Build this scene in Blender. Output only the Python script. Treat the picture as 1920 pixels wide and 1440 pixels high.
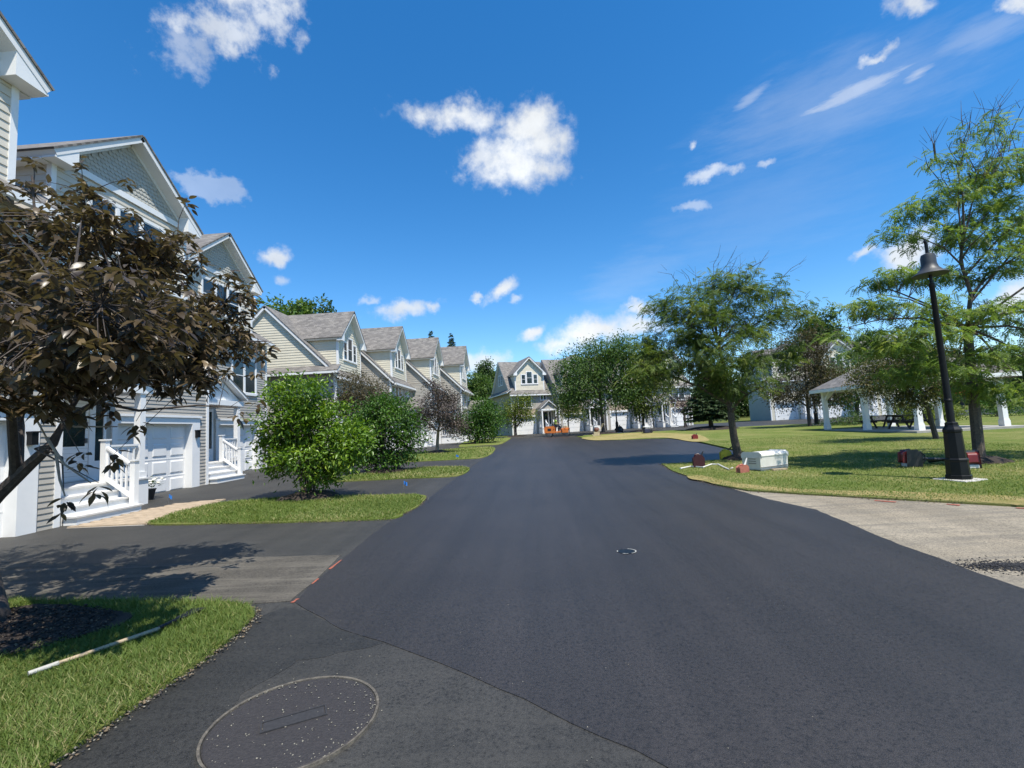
import bpy, bmesh, math, random
import numpy as np
from mathutils import Vector, Matrix, Quaternion
from mathutils.geometry import tessellate_polygon

# ------------------------------------------------------------------ clear
for o in list(bpy.data.objects):
    bpy.data.objects.remove(o)
SC = bpy.context.scene
COL = SC.collection
R = math.radians

# ------------------------------------------------------------------ camera
CAMZ = 1.6
FPX = 880.0                       # focal length in pixels of the 1920 wide photo
_yA = Vector((43.0, -81.0, -FPX)).normalized()      # world +Y seen by the camera
_e = Vector((1.0, 0.054, 0.0))
_up = _e.cross(_yA)
if _up.y < 0:
    _up = -_up
_up.normalize()
_xA = _yA.cross(_up).normalized()
CAM_ROT = Matrix((_xA, _yA, _up))                    # camera -> world
cam_data = bpy.data.cameras.new("camera")
cam = bpy.data.objects.new("camera", cam_data)
COL.objects.link(cam)
cam.matrix_world = Matrix.Translation((0, 0, CAMZ)) @ CAM_ROT.to_4x4()
cam_data.sensor_width = 36.0
cam_data.lens = 36.0 * FPX / 1920.0
cam_data.clip_start = 0.05
cam_data.clip_end = 5000.0
SC.camera = cam
SC.render.resolution_x = 1024
SC.render.resolution_y = 768

SUN_EL = R(63.0)
SUN_H = Vector((0.62, -0.78, 0)).normalized()
TO_SUN = Vector((SUN_H.x * math.cos(SUN_EL), SUN_H.y * math.cos(SUN_EL), math.sin(SUN_EL)))
SLOPE = 0.013


def ray(px, py):
    d = CAM_ROT @ Vector(((px - 960.0) / FPX, (720.0 - py) / FPX, -1.0))
    return d.normalized()


def gz(x, y):
    return SLOPE * min(max(y, -40.0), 110.0)


def G(px, py, dz=0.0):
    """ground point seen at a pixel of the photo"""
    d = ray(px, py)
    t = (CAMZ - dz) / (SLOPE * d.y - d.z)
    p = Vector((0, 0, CAMZ)) + d * t
    return p


def P(px, py, Y):
    """point at world depth Y seen at a pixel"""
    d = ray(px, py)
    return Vector((0, 0, CAMZ)) + d * (Y / d.y)


# ------------------------------------------------------------------ world
W = bpy.data.worlds.new("World")
SC.world = W
W.use_nodes = True
nt = W.node_tree
nt.nodes.clear()


def nn(tree, typ, **kw):
    n = tree.nodes.new(typ)
    for k, v in kw.items():
        setattr(n, k, v)
    return n


def math_node(tree, op, a=None, b=None, c=None):
    n = tree.nodes.new('ShaderNodeMath')
    n.operation = op
    for i, v in enumerate((a, b, c)):
        if v is None:
            continue
        if isinstance(v, (int, float)):
            n.inputs[i].default_value = v
        else:
            tree.links.new(v, n.inputs[i])
    return n.outputs[0]


wout = nn(nt, 'ShaderNodeOutputWorld')
wbg = nn(nt, 'ShaderNodeBackground')
wbg.inputs['Strength'].default_value = 0.15
sky = nn(nt, 'ShaderNodeTexSky')
sky.sky_type = 'NISHITA'
sky.sun_disc = False
sky.sun_elevation = SUN_EL
sky.sun_rotation = math.atan2(SUN_H.x, SUN_H.y)
sky.altitude = 100
sky.air_density = 1.0
sky.dust_density = 0.1
sky.ozone_density = 3.0
hsv = nn(nt, 'ShaderNodeHueSaturation')
hsv.inputs['Hue'].default_value = 0.5
hsv.inputs['Saturation'].default_value = 1.34
hsv.inputs['Value'].default_value = 1.0
nt.links.new(sky.outputs[0], hsv.inputs['Color'])
tc = nn(nt, 'ShaderNodeTexCoord')
geo_dir = tc.outputs['Generated']
# warped direction for billowy cloud outlines
nz1 = nn(nt, 'ShaderNodeTexNoise')
nz1.inputs['Scale'].default_value = 9.0
nz1.inputs['Detail'].default_value = 6.0
nz1.inputs['Roughness'].default_value = 0.62
nt.links.new(geo_dir, nz1.inputs['Vector'])
wsub = nn(nt, 'ShaderNodeVectorMath', operation='SUBTRACT')
nt.links.new(nz1.outputs['Color'], wsub.inputs[0])
wsub.inputs[1].default_value = (0.5, 0.5, 0.5)
wmul = nn(nt, 'ShaderNodeVectorMath', operation='SCALE')
nt.links.new(wsub.outputs[0], wmul.inputs[0])
wmul.inputs['Scale'].default_value = 0.085
wadd = nn(nt, 'ShaderNodeVectorMath', operation='ADD')
nt.links.new(geo_dir, wadd.inputs[0])
nt.links.new(wmul.outputs[0], wadd.inputs[1])
nz2 = nn(nt, 'ShaderNodeTexNoise')
nz2.inputs['Scale'].default_value = 22.0
nz2.inputs['Detail'].default_value = 6.0
nz2.inputs['Roughness'].default_value = 0.6
nt.links.new(geo_dir, nz2.inputs['Vector'])
nzc = math_node(nt, 'SUBTRACT', nz2.outputs['Fac'], 0.5)
# streaky noise for the wisps
mp = nn(nt, 'ShaderNodeMapping')
mp.inputs['Rotation'].default_value = (0.25, 0.55, 0.2)
mp.inputs['Scale'].default_value = (5.0, 5.0, 26.0)
nt.links.new(geo_dir, mp.inputs['Vector'])
nz3 = nn(nt, 'ShaderNodeTexNoise')
nz3.inputs['Scale'].default_value = 2.0
nz3.inputs['Detail'].default_value = 5.0
nz3.inputs['Roughness'].default_value = 0.65
nt.links.new(mp.outputs[0], nz3.inputs['Vector'])
nzw = math_node(nt, 'SUBTRACT', nz3.outputs['Fac'], 0.5)

# px, py, half width px, half height px, tilt deg (up to the right), opacity, noise gain, wispy
CLOUDS = [
    (440, 45, 115, 66, 8, 0.72, 3.2, 0), (350, 100, 50, 44, 60, 0.40, 3.4, 0), (470, -20, 100, 60, 0, 0.9, 2.6, 0),
    (860, 212, 112, 34, -4, 0.97, 1.8, 0), (990, 240, 74, 46, 10, 1.0, 1.7, 0),
    (965, 300, 105, 52, -8, 1.0, 1.7, 0), (1020, 270, 52, 46, 0, 0.97, 1.7, 0), (905, 285, 62, 34, 15, 0.8, 2.2, 0),
    (392, 342, 54, 18, -12, 0.32, 5.5, 0), (505, 482, 30, 18, 15, 0.85, 2.0, 0), (520, 525, 20, 12, 10, 0.5, 2.4, 0),
    (938, 538, 36, 15, 30, 0.95, 1.6, 0), (890, 553, 14, 9, 10, 0.8, 2.0, 0), (966, 558, 20, 9, 10, 0.55, 2.0, 0),
    (752, 582, 62, 18, 10, 0.85, 1.8, 0), (692, 566, 22, 9, 20, 0.5, 2.2, 0), (800, 576, 22, 14, -20, 0.8, 2.0, 0),
    (1000, 622, 30, 14, 35, 0.95, 1.6, 0), (1115, 622, 95, 32, 14, 1.0, 1.4, 0), (1062, 648, 60, 20, 10, 0.95, 1.5, 0),
    (1205, 576, 36, 13, 12, 0.9, 1.6, 0), (1190, 610, 60, 24, 5, 0.9, 1.6, 0), (900, 682, 60, 22, 0, 0.8, 1.8, 0),
    (1640, 96, 46, 14, 32, 0.75, 1.8, 0), (1600, 170, 120, 18, 22, 0.45, 2.4, 1), (1720, 140, 50, 10, 32, 0.5, 2.0, 1),
    (1410, 182, 60, 10, 40, 0.28, 2.6, 1), (1340, 330, 62, 13, 8, 0.65, 2.2, 0), (1440, 312, 30, 9, 25, 0.5, 2.2, 0),
    (1305, 380, 46, 10, 12, 0.4, 2.4, 0), (1306, 267, 11, 8, 20, 0.7, 1.8, 0), (1560, 190, 330, 90, 22, 0.16, 1.2, 1),
    (1700, 5, 70, 22, 0, 0.85, 1.8, 0), (1905, 15, 50, 22, -5, 0.85, 1.8, 0), (1840, 60, 140, 40, 20, 0.22, 1.6, 1),
    (1690, 480, 70, 34, 25, 0.9, 1.6, 0), (1608, 482, 24, 11, 20, 0.75, 1.8, 0), (1895, 555, 70, 34, 20, 0.9, 1.6, 0),
    (1420, 400, 260, 110, 20, 0.07, 1.2, 1), (1190, 520, 120, 50, 25, 0.10, 1.4, 1),
]
prev = None


def add_cloud(c, t1, a, b, op, gain, wisp):
    global prev
    c = c.normalized()
    t1 = (t1 - c * t1.dot(c)).normalized()
    t2 = c.cross(t1).normalized()
    rot = Matrix((t1, t2, c)).transposed().to_euler('XYZ')
    m = nn(nt, 'ShaderNodeMapping', vector_type='TEXTURE')
    m.inputs['Location'].default_value = c
    m.inputs['Rotation'].default_value = rot
    m.inputs['Scale'].default_value = (a, b, 0.6)
    nt.links.new(geo_dir if wisp else wadd.outputs[0], m.inputs['Vector'])
    ln = nn(nt, 'ShaderNodeVectorMath', operation='LENGTH')
    nt.links.new(m.outputs[0], ln.inputs[0])
    inv = math_node(nt, 'SUBTRACT', 1.05, ln.outputs['Value'])
    s = math_node(nt, 'MULTIPLY_ADD', nzw if wisp else nzc, gain, inv)
    mr = nn(nt, 'ShaderNodeMapRange', interpolation_type='SMOOTHSTEP')
    nt.links.new(s, mr.inputs['Value'])
    mr.inputs['From Min'].default_value = 0.0
    mr.inputs['From Max'].default_value = 1.0 if wisp else 0.95
    mr.inputs['To Min'].default_value = 0.0
    mr.inputs['To Max'].default_value = op
    out = mr.outputs[0]
    prev = out if prev is None else math_node(nt, 'MAXIMUM', prev, out)


for (px, py, rx, ry, tilt, op, gain, wisp) in CLOUDS:
    c = ray(px, py)
    ca, sa = math.cos(R(tilt)), math.sin(R(tilt))
    t1 = ray(px + ca * 20, py - sa * 20) - c
    k = 20.0
    ang = (ray(px + ca * k, py - sa * k) - c).length / k
    ang2 = (ray(px + sa * k, py + ca * k) - c).length / k
    add_cloud(c, t1, rx * ang * 1.15, ry * ang2 * 1.2, op, gain, wisp)
_rc = random.Random(4)
for i in range(14):                               # the same sort of sky goes on behind the viewer
    az = R(70 + i * 17 + _rc.uniform(-6, 6))
    el = R(_rc.uniform(8, 60))
    c = Vector((math.sin(az) * math.cos(el), math.cos(az) * math.cos(el), math.sin(el)))
    a = _rc.uniform(0.06, 0.16)
    add_cloud(c, Vector((c.y, -c.x, 0.1)), a, a * _rc.uniform(0.3, 0.6), 0.9, 2.0, 0)

shade = nn(nt, 'ShaderNodeMapRange')
nt.links.new(nz1.outputs['Fac'], shade.inputs['Value'])
shade.inputs['From Min'].default_value = 0.3
shade.inputs['From Max'].default_value = 0.7
shade.inputs['To Min'].default_value = 4.0
shade.inputs['To Max'].default_value = 5.3
ccol = nn(nt, 'ShaderNodeCombineColor')
nt.links.new(math_node(nt, 'MULTIPLY', shade.outputs[0], 0.94), ccol.inputs[0])
nt.links.new(math_node(nt, 'MULTIPLY', shade.outputs[0], 0.98), ccol.inputs[1])
nt.links.new(math_node(nt, 'MULTIPLY', shade.outputs[0], 1.02), ccol.inputs[2])
cmix = nn(nt, 'ShaderNodeMixRGB')
nt.links.new(prev, cmix.inputs['Fac'])
nt.links.new(hsv.outputs[0], cmix.inputs['Color1'])
nt.links.new(ccol.outputs[0], cmix.inputs['Color2'])
nt.links.new(cmix.outputs[0], wbg.inputs['Color'])
nt.links.new(wbg.outputs[0], wout.inputs[0])
W.cycles.sampling_method = 'MANUAL'
W.cycles.sample_map_resolution = 512

# ------------------------------------------------------------------ sun
sd = bpy.data.lights.new("sun", 'SUN')
sd.energy = 5.0
sd.angle = R(0.53)
sd.color = (1.0, 0.94, 0.83)
so = bpy.data.objects.new("sun", sd)
COL.objects.link(so)
so.rotation_euler = TO_SUN.to_track_quat('Z', 'Y').to_euler()
so.location = (5, -5, 40)

vs = SC.view_settings
vs.view_transform = 'Standard'
vs.look = 'None'
vs.exposure = 0.45
vs.gamma = 1.0
vs.use_curve_mapping = False
SC.render.engine = 'CYCLES'
try:
    SC.cycles.max_bounces = 6
    SC.cycles.transparent_max_bounces = 4
    SC.cycles.diffuse_bounces = 3
    SC.cycles.transmission_bounces = 3
except Exception:
    pass


# ================================================================== helpers
class MB:
    """collects polygons for one mesh object"""

    def __init__(self):
        self.v = []
        self.f = []
        self.uv = None

    def add(self, verts, faces):
        n = len(self.v)
        self.v += [tuple(p) for p in verts]
        self.f += [tuple(i + n for i in f) for f in faces]
        return self

    def box(self, x0, x1, y0, y1, z0, z1, mtx=None):
        vs_ = [(x0, y0, z0), (x1, y0, z0), (x1, y1, z0), (x0, y1, z0),
               (x0, y0, z1), (x1, y0, z1), (x1, y1, z1), (x0, y1, z1)]
        if mtx is not None:
            vs_ = [tuple(mtx @ Vector(p)) for p in vs_]
        return self.add(vs_, [(0, 3, 2, 1), (4, 5, 6, 7), (0, 1, 5, 4), (1, 2, 6, 5), (2, 3, 7, 6), (3, 0, 4, 7)])

    def prism(self, poly, d):
        """poly: list of 3D points in one plane, d: extrusion vector"""
        n = len(poly)
        d = Vector(d)
        vs_ = [Vector(p) for p in poly] + [Vector(p) + d for p in poly]
        fs = [tuple(range(n)), tuple(range(2 * n - 1, n - 1, -1))]
        for i in range(n):
            j = (i + 1) % n
            fs.append((i, i + n, j + n, j)[::-1] if False else (j, i, i + n, j + n)[::-1])
        return self.add(vs_, fs)

    def beam(self, a, b, w, h, up=(0, 0, 1)):
        """a rectangular bar from a to b, w wide, h high"""
        a, b = Vector(a), Vector(b)
        d = (b - a).normalized()
        u = Vector(up)
        s = d.cross(u)
        if s.length < 1e-4:
            s = d.cross(Vector((1, 0, 0)))
        s.normalize()
        u = s.cross(d).normalized()
        vs_ = []
        for p in (a, b):
            for (i, j) in ((-1, -1), (1, -1), (1, 1), (-1, 1)):
                vs_.append(p + s * (i * w / 2) + u * (j * h / 2))
        return self.add(vs_, [(0, 1, 2, 3), (7, 6, 5, 4), (0, 4, 5, 1), (1, 5, 6, 2), (2, 6, 7, 3), (3, 7, 4, 0)])

    def tube(self, path, radii, n=6, caps=True):
        path = [Vector(p) for p in path]
        if isinstance(radii, (int, float)):
            radii = [radii] * len(path)
        base = len(self.v)
        ref = Vector((0.31, 0.17, 0.93))
        for i, p in enumerate(path):
            if i == 0:
                d = path[1] - path[0]
            elif i == len(path) - 1:
                d = path[-1] - path[-2]
            else:
                d = path[i + 1] - path[i - 1]
            if d.length < 1e-9:
                d = Vector((0, 0, 1))
            d.normalize()
            s = d.cross(ref)
            if s.length < 1e-3:
                s = d.cross(Vector((1, 0, 0)))
            s.normalize()
            u = s.cross(d)
            for k in range(n):
                a = 2 * math.pi * k / n
                self.v.append(tuple(p + (s * math.cos(a) + u * math.sin(a)) * radii[i]))
        for i in range(len(path) - 1):
            for k in range(n):
                a = base + i * n + k
                b = base + i * n + (k + 1) % n
                self.f.append((a, b, b + n, a + n))
        if caps:
            self.f.append(tuple(base + k for k in range(n))[::-1])
            e = base + (len(path) - 1) * n
            self.f.append(tuple(e + k for k in range(n)))
        return self

    def lathe(self, prof, n=20, origin=(0, 0, 0)):
        """prof: list of (r, z)"""
        o = Vector(origin)
        base = len(self.v)
        for (r, z) in prof:
            for k in range(n):
                a = 2 * math.pi * k / n
                self.v.append((o.x + r * math.cos(a), o.y + r * math.sin(a), o.z + z))
        for i in range(len(prof) - 1):
            for k in range(n):
                a = base + i * n + k
                b = base + i * n + (k + 1) % n
                self.f.append((a, b, b + n, a + n))
        self.f.append(tuple(base + k for k in range(n))[::-1])
        e = base + (len(prof) - 1) * n
        self.f.append(tuple(e + k for k in range(n)))
        return self

    def blob(self, c, r, seed=0, amp=0.15, seg=10, ring=7):
        rr = random.Random(seed)
        ph = [rr.uniform(0, 6.28) for _ in range(6)]
        base = len(self.v)
        rx, ry, rz = (r, r, r) if isinstance(r, (int, float)) else r
        for i in range(ring + 1):
            th = math.pi * i / ring
            for k in range(seg):
                a = 2 * math.pi * k / seg
                w = 1 + amp * (math.sin(3 * a + ph[0] + 2 * th) * 0.5 + math.sin(2 * a + 5 * th + ph[1]) * 0.5)
                self.v.append((c[0] + rx * w * math.sin(th) * math.cos(a), c[1] + ry * w * math.sin(th) * math.sin(a),
                               c[2] + rz * w * math.cos(th)))
        for i in range(ring):
            for k in range(seg):
                a = base + i * seg + k
                b = base + i * seg + (k + 1) % seg
                self.f.append((a, a + seg, b + seg, b))
        return self

    def build(self, name, mat, parent=None, smooth=False, bevel=0.0):
        me = bpy.data.meshes.new(name)
        me.from_pydata(self.v, [], self.f)
        me.validate()
        return mk(name, me, mat, parent, smooth, bevel)


def mk(name, me, mat, parent=None, smooth=False, bevel=0.0):
    if mat is not None and len(me.materials) == 0:
        me.materials.append(mat)
    if smooth:
        me.polygons.foreach_set('use_smooth', [True] * len(me.polygons))
        try:
            me.set_sharp_from_angle(angle=R(40))
        except Exception:
            pass
    o = bpy.data.objects.new(name, me)
    COL.objects.link(o)
    if parent is not None:
        o.parent = parent
    if bevel > 0:
        b = o.modifiers.new('bevel', 'BEVEL')
        b.width = bevel
        b.segments = 2
        b.limit_method = 'ANGLE'
    return o


def tag(o, label=None, cat=None, group=None, kind=None):
    if label:
        o['label'] = label
    if cat:
        o['category'] = cat
    if group:
        o['group'] = group
    if kind:
        o['kind'] = kind
    return o


def thing(name, label, cat, loc=(0, 0, 0), rz=0.0, group=None):
    o = bpy.data.objects.new(name, None)
    o.empty_display_size = 0.2
    COL.objects.link(o)
    o.location = loc
    o.rotation_euler = (0, 0, rz)
    return tag(o, label, cat, group)


def copy_tree(o, parent=None):
    c = o.copy()
    COL.objects.link(c)
    c.parent = parent
    for ch in list(o.children):
        copy_tree(ch, c)
    return c


def raw_mesh(name, V, F, tint=None):
    """V (n,3) float array, F (m,k) int array of equal sized polygons"""
    me = bpy.data.meshes.new(name)
    V = np.ascontiguousarray(V, dtype=np.float32)
    F = np.ascontiguousarray(F, dtype=np.int32)
    m, k = F.shape
    me.vertices.add(len(V))
    me.vertices.foreach_set('co', V.ravel())
    me.loops.add(m * k)
    me.loops.foreach_set('vertex_index', F.ravel())
    me.polygons.add(m)
    me.polygons.foreach_set('loop_start', np.arange(0, m * k, k, dtype=np.int32))
    try:
        me.polygons.foreach_set('loop_total', np.full(m, k, dtype=np.int32))
    except Exception:
        pass
    me.update(calc_edges=True)
    if tint is not None:
        a = me.attributes.new('tint', 'FLOAT', 'FACE')
        a.data.foreach_set('value', np.ascontiguousarray(tint, dtype=np.float32))
    return me


# ------------------------------------------------------------------ materials
def new_mat(name):
    m = bpy.data.materials.new(name)
    m.use_nodes = True
    t = m.node_tree
    b = t.nodes['Principled BSDF']
    return m, t, b


def noise(t, scale, detail=4.0, rough=0.55, vec=None):
    n = t.nodes.new('ShaderNodeTexNoise')
    n.inputs['Scale'].default_value = scale
    n.inputs['Detail'].default_value = detail
    n.inputs['Roughness'].default_value = rough
    if vec is not None:
        t.links.new(vec, n.inputs['Vector'])
    return n


def ramp(t, fac, stops):
    r = t.nodes.new('ShaderNodeValToRGB')
    els = r.color_ramp.elements
    while len(els) < len(stops):
        els.new(0.5)
    for e, (p, c) in zip(els, stops):
        e.position = p
        e.color = (c[0], c[1], c[2], 1)
    t.links.new(fac, r.inputs[0])
    return r.outputs[0]


def pos(t):
    g = t.nodes.new('ShaderNodeNewGeometry')
    return g.outputs['Position']


def objco(t):
    g = t.nodes.new('ShaderNodeTexCoord')
    return g.outputs['Object']


def bump(t, b, h, strength=0.3, dist=0.01):
    n = t.nodes.new('ShaderNodeBump')
    n.inputs['Strength'].default_value = strength
    n.inputs['Distance'].default_value = dist
    t.links.new(h, n.inputs['Height'])
    t.links.new(n.outputs[0], b.inputs['Normal'])


def mixc(t, fac, a, b, mode='MIX'):
    n = t.nodes.new('ShaderNodeMixRGB')
    n.blend_type = mode
    for s, v in ((0, fac), (1, a), (2, b)):
        if isinstance(v, (int, float)):
            n.inputs[s].default_value = v
        elif isinstance(v, tuple):
            n.inputs[s].default_value = (v[0], v[1], v[2], 1)
        else:
            t.links.new(v, n.inputs[s])
    return n.outputs[0]


def simple(name, c1, c2=None, scale=6.0, rough=0.6, bmp=0.0, bscale=60.0, metal=0.0, spec=0.5, detail=4.0):
    m, t, b = new_mat(name)
    p = pos(t)
    if c2 is None:
        c2 = tuple(x * 0.82 for x in c1)
    n = noise(t, scale, detail, 0.6, p)
    col = ramp(t, n.outputs['Fac'], [(0.3, c1), (0.72, c2)])
    t.links.new(col, b.inputs['Base Color'])
    b.inputs['Roughness'].default_value = rough
    b.inputs['Metallic'].default_value = metal
    b.inputs['Specular IOR Level'].default_value = spec
    if bmp > 0:
        n2 = noise(t, bscale, 5, 0.6, p)
        bump(t, b, n2.outputs['Fac'], bmp, 0.01)
    return m


def leaf_mat(name, dark, light, alt=None, trans=0.35, rough=0.5, spec=0.35, back=None):
    m, t, b = new_mat(name)
    at = t.nodes.new('ShaderNodeAttribute')
    at.attribute_name = 'tint'
    stops = [(0.0, dark), (0.62, light)]
    if alt:
        stops.append((1.0, alt))
    col = ramp(t, at.outputs['Fac'], stops)
    if back is not None:
        g = t.nodes.new('ShaderNodeNewGeometry')
        col = mixc(t, g.outputs['Backfacing'], col, back)
    t.links.new(col, b.inputs['Base Color'])
    b.inputs['Roughness'].default_value = rough
    b.inputs['Specular IOR Level'].default_value = spec
    tr = t.nodes.new('ShaderNodeBsdfTranslucent')
    tcol = mixc(t, 1.0, col, (1.15, 1.25, 0.55), 'MULTIPLY')
    t.links.new(tcol, tr.inputs['Color'])
    mx = t.nodes.new('ShaderNodeMixShader')
    mx.inputs[0].default_value = trans
    t.links.new(b.outputs[0], mx.inputs[1])
    t.links.new(tr.outputs[0], mx.inputs[2])
    t.links.new(mx.outputs[0], t.nodes['Material Output'].inputs[0])
    return m


M = {}
M['white'] = simple('white_paint', (0.80, 0.80, 0.79), (0.74, 0.745, 0.74), 3.0, 0.45, 0.05, 40)
M['white2'] = simple('white_vinyl', (0.79, 0.79, 0.78), (0.72, 0.72, 0.71), 1.7, 0.4)
M['white_worn'] = simple('worn_white_deck', (0.68, 0.67, 0.65), (0.52, 0.51, 0.49), 7.0, 0.6, 0.1, 60)
M['taupe'] = simple('taupe_siding', (0.40, 0.375, 0.33), (0.355, 0.333, 0.295), 2.2, 0.55, 0.05, 80)
M['beige'] = simple('beige_siding', (0.60, 0.555, 0.47), (0.53, 0.49, 0.415), 2.2, 0.55, 0.05, 80)
M['cream'] = simple('cream_siding', (0.68, 0.63, 0.50), (0.61, 0.56, 0.44), 2.2, 0.55, 0.05, 80)
M['scale'] = simple('grey_beige_shakes', (0.47, 0.455, 0.40), (0.38, 0.37, 0.33), 9.0, 0.7, 0.15, 60)
M['soffit'] = simple('soffit_white', (0.74, 0.74, 0.73), (0.70, 0.70, 0.69), 2.0, 0.6)
M['dark_door'] = simple('dark_screen_door', (0.035, 0.025, 0.024), (0.02, 0.016, 0.016), 6, 0.35)
M['bark'] = simple('grey_brown_bark', (0.125, 0.098, 0.076), (0.042, 0.033, 0.027), 26, 0.85, 0.6, 45)
M['bark_dark'] = simple('dark_plum_bark', (0.085, 0.066, 0.055), (0.028, 0.022, 0.02), 30, 0.75, 0.6, 60)
M['bark_pale'] = simple('pale_twig_bark', (0.30, 0.26, 0.21), (0.18, 0.15, 0.12), 30, 0.7, 0.4, 60)
M['mulch'] = simple('dark_mulch', (0.045, 0.032, 0.024), (0.016, 0.012, 0.010), 34, 0.95, 1.0, 60)
M['black_metal'] = simple('black_lamp_metal', (0.006, 0.0065, 0.008), (0.010, 0.011, 0.013), 9, 0.38, 0.03, 90, 0.0, 0.25)
M['shade_metal'] = simple('grey_lamp_shade', (0.045, 0.049, 0.053), (0.03, 0.033, 0.037), 6, 0.5, 0.03, 90, 0.0, 0.5)
M['concrete'] = simple('pale_concrete', (0.50, 0.48, 0.44), (0.36, 0.345, 0.315), 7, 0.85, 0.3, 60)
M['slab'] = simple('grey_slab', (0.36, 0.345, 0.32), (0.28, 0.27, 0.25), 3, 0.85, 0.2, 60)
M['cooler'] = simple('off_white_plastic', (0.72, 0.70, 0.64), (0.62, 0.60, 0.54), 5, 0.4)
M['cooler_dark'] = simple('grey_recess', (0.22, 0.21, 0.20), None, 5, 0.6)
M['red'] = simple('red_plastic', (0.19, 0.014, 0.016), (0.12, 0.010, 0.012), 8, 0.4)
M['dark_red'] = simple('shade_dark_red_plastic', (0.055, 0.007, 0.011), (0.032, 0.006, 0.008), 8, 0.45)  # red darkened in the colour itself for the shade it stands in
M['faded_red'] = simple('sun_faded_red_plastic', (0.42, 0.15, 0.10), (0.28, 0.09, 0.07), 8, 0.55)
M['yellow'] = simple('yellow_plastic', (0.68, 0.50, 0.02), (0.52, 0.38, 0.02), 8, 0.45)
M['black'] = simple('black_plastic', (0.015, 0.015, 0.016), (0.03, 0.03, 0.032), 9, 0.45)
M['orange'] = simple('orange_machine_paint', (0.72, 0.20, 0.035), (0.55, 0.15, 0.03), 5, 0.45)
M['steel'] = simple('worn_steel', (0.34, 0.33, 0.32), (0.20, 0.19, 0.185), 12, 0.4, 0.1, 60, 0.7)
M['cream_metal'] = simple('cream_frame_paint', (0.62, 0.52, 0.32), (0.5, 0.42, 0.26), 8, 0.5)
M['brown'] = simple('red_brown_engine', (0.20, 0.085, 0.06), (0.12, 0.055, 0.04), 9, 0.5)
M['hivis'] = simple('hi_vis_yellow_cloth', (0.52, 0.85, 0.06), (0.42, 0.72, 0.05), 9, 0.8)
M['skin'] = simple('skin', (0.42, 0.26, 0.18), (0.36, 0.21, 0.15), 9, 0.55)
M['denim'] = simple('dark_work_trousers', (0.035, 0.04, 0.06), (0.025, 0.028, 0.04), 20, 0.85)
M['picnic'] = simple('dark_brown_picnic_wood', (0.05, 0.037, 0.03), (0.028, 0.02, 0.017), 14, 0.7, 0.3, 60)
M['blue'] = simple('blue_flag_film', (0.03, 0.20, 0.62), (0.025, 0.16, 0.5), 9, 0.5)
M['paint_orange'] = simple('orange_marking_paint', (0.42, 0.105, 0.06), (0.16, 0.07, 0.05), 45, 0.9)
M['paint_white'] = simple('white_marking_paint', (0.55, 0.56, 0.52), (0.10, 0.10, 0.10), 55, 0.8)
M['wood'] = simple('pale_tool_handle', (0.42, 0.33, 0.21), (0.26, 0.20, 0.13), 18, 0.6)
M['worn_grip'] = simple('worn_white_grip', (0.46, 0.45, 0.41), (0.30, 0.29, 0.26), 30, 0.7)
M['rust_rim'] = simple('worn_iron_rim', (0.20, 0.175, 0.135), (0.045, 0.040, 0.035), 22, 0.6, 0.4, 60, 0.2)
M['cast'] = simple('cast_iron_with_asphalt', (0.040, 0.036, 0.036), (0.022, 0.020, 0.021), 60, 0.7, 1.0, 70)
M['litter'] = simple('dry_litter', (0.20, 0.15, 0.09), (0.10, 0.075, 0.05), 40, 0.9)
M['pvc'] = simple('white_hose', (0.70, 0.69, 0.64), (0.55, 0.54, 0.5), 10, 0.5)
M['bag'] = simple('black_bag_film', (0.025, 0.025, 0.03), (0.012, 0.012, 0.015), 10, 0.3, 0.5, 18)
M['navy'] = simple('navy_machine_cover', (0.03, 0.035, 0.07), (0.02, 0.022, 0.045), 10, 0.45)
M['paver'] = simple('tan_paver', (0.47, 0.37, 0.26), (0.34, 0.265, 0.19), 5, 0.85, 0.3, 80)
M['chip'] = simple('pale_stone_chips', (0.32, 0.295, 0.23), (0.12, 0.11, 0.09), 40, 0.85)
M['crumb'] = simple('loose_asphalt', (0.02, 0.02, 0.022), (0.035, 0.035, 0.038), 40, 0.8)
M['flower'] = simple('white_petals', (0.78, 0.77, 0.70), (0.66, 0.65, 0.58), 30, 0.7)
M['flower_red'] = simple('red_petals', (0.50, 0.06, 0.03), (0.35, 0.05, 0.03), 30, 0.7)
M['shade_side'] = simple('shade_grey_siding', (0.40, 0.415, 0.37), (0.35, 0.36, 0.32), 2.2, 0.6, 0.05, 80)  # pale siding with its shade put into the colour, for the end wall
M['tan_band'] = simple('tan_shingle_siding', (0.46, 0.37, 0.27), (0.39, 0.31, 0.23), 5, 0.7, 0.1, 60)


def glass_mat():
    m, t, b = new_mat('window_glass')
    n = noise(t, 0.8, 2, 0.5, pos(t))
    col = ramp(t, n.outputs['Fac'], [(0.35, (0.012, 0.02, 0.026)), (0.7, (0.04, 0.06, 0.07))])
    t.links.new(col, b.inputs['Base Color'])
    b.inputs['Roughness'].default_value = 0.06
    b.inputs['Specular IOR Level'].default_value = 0.75
    return m


M['glass'] = glass_mat()


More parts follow.
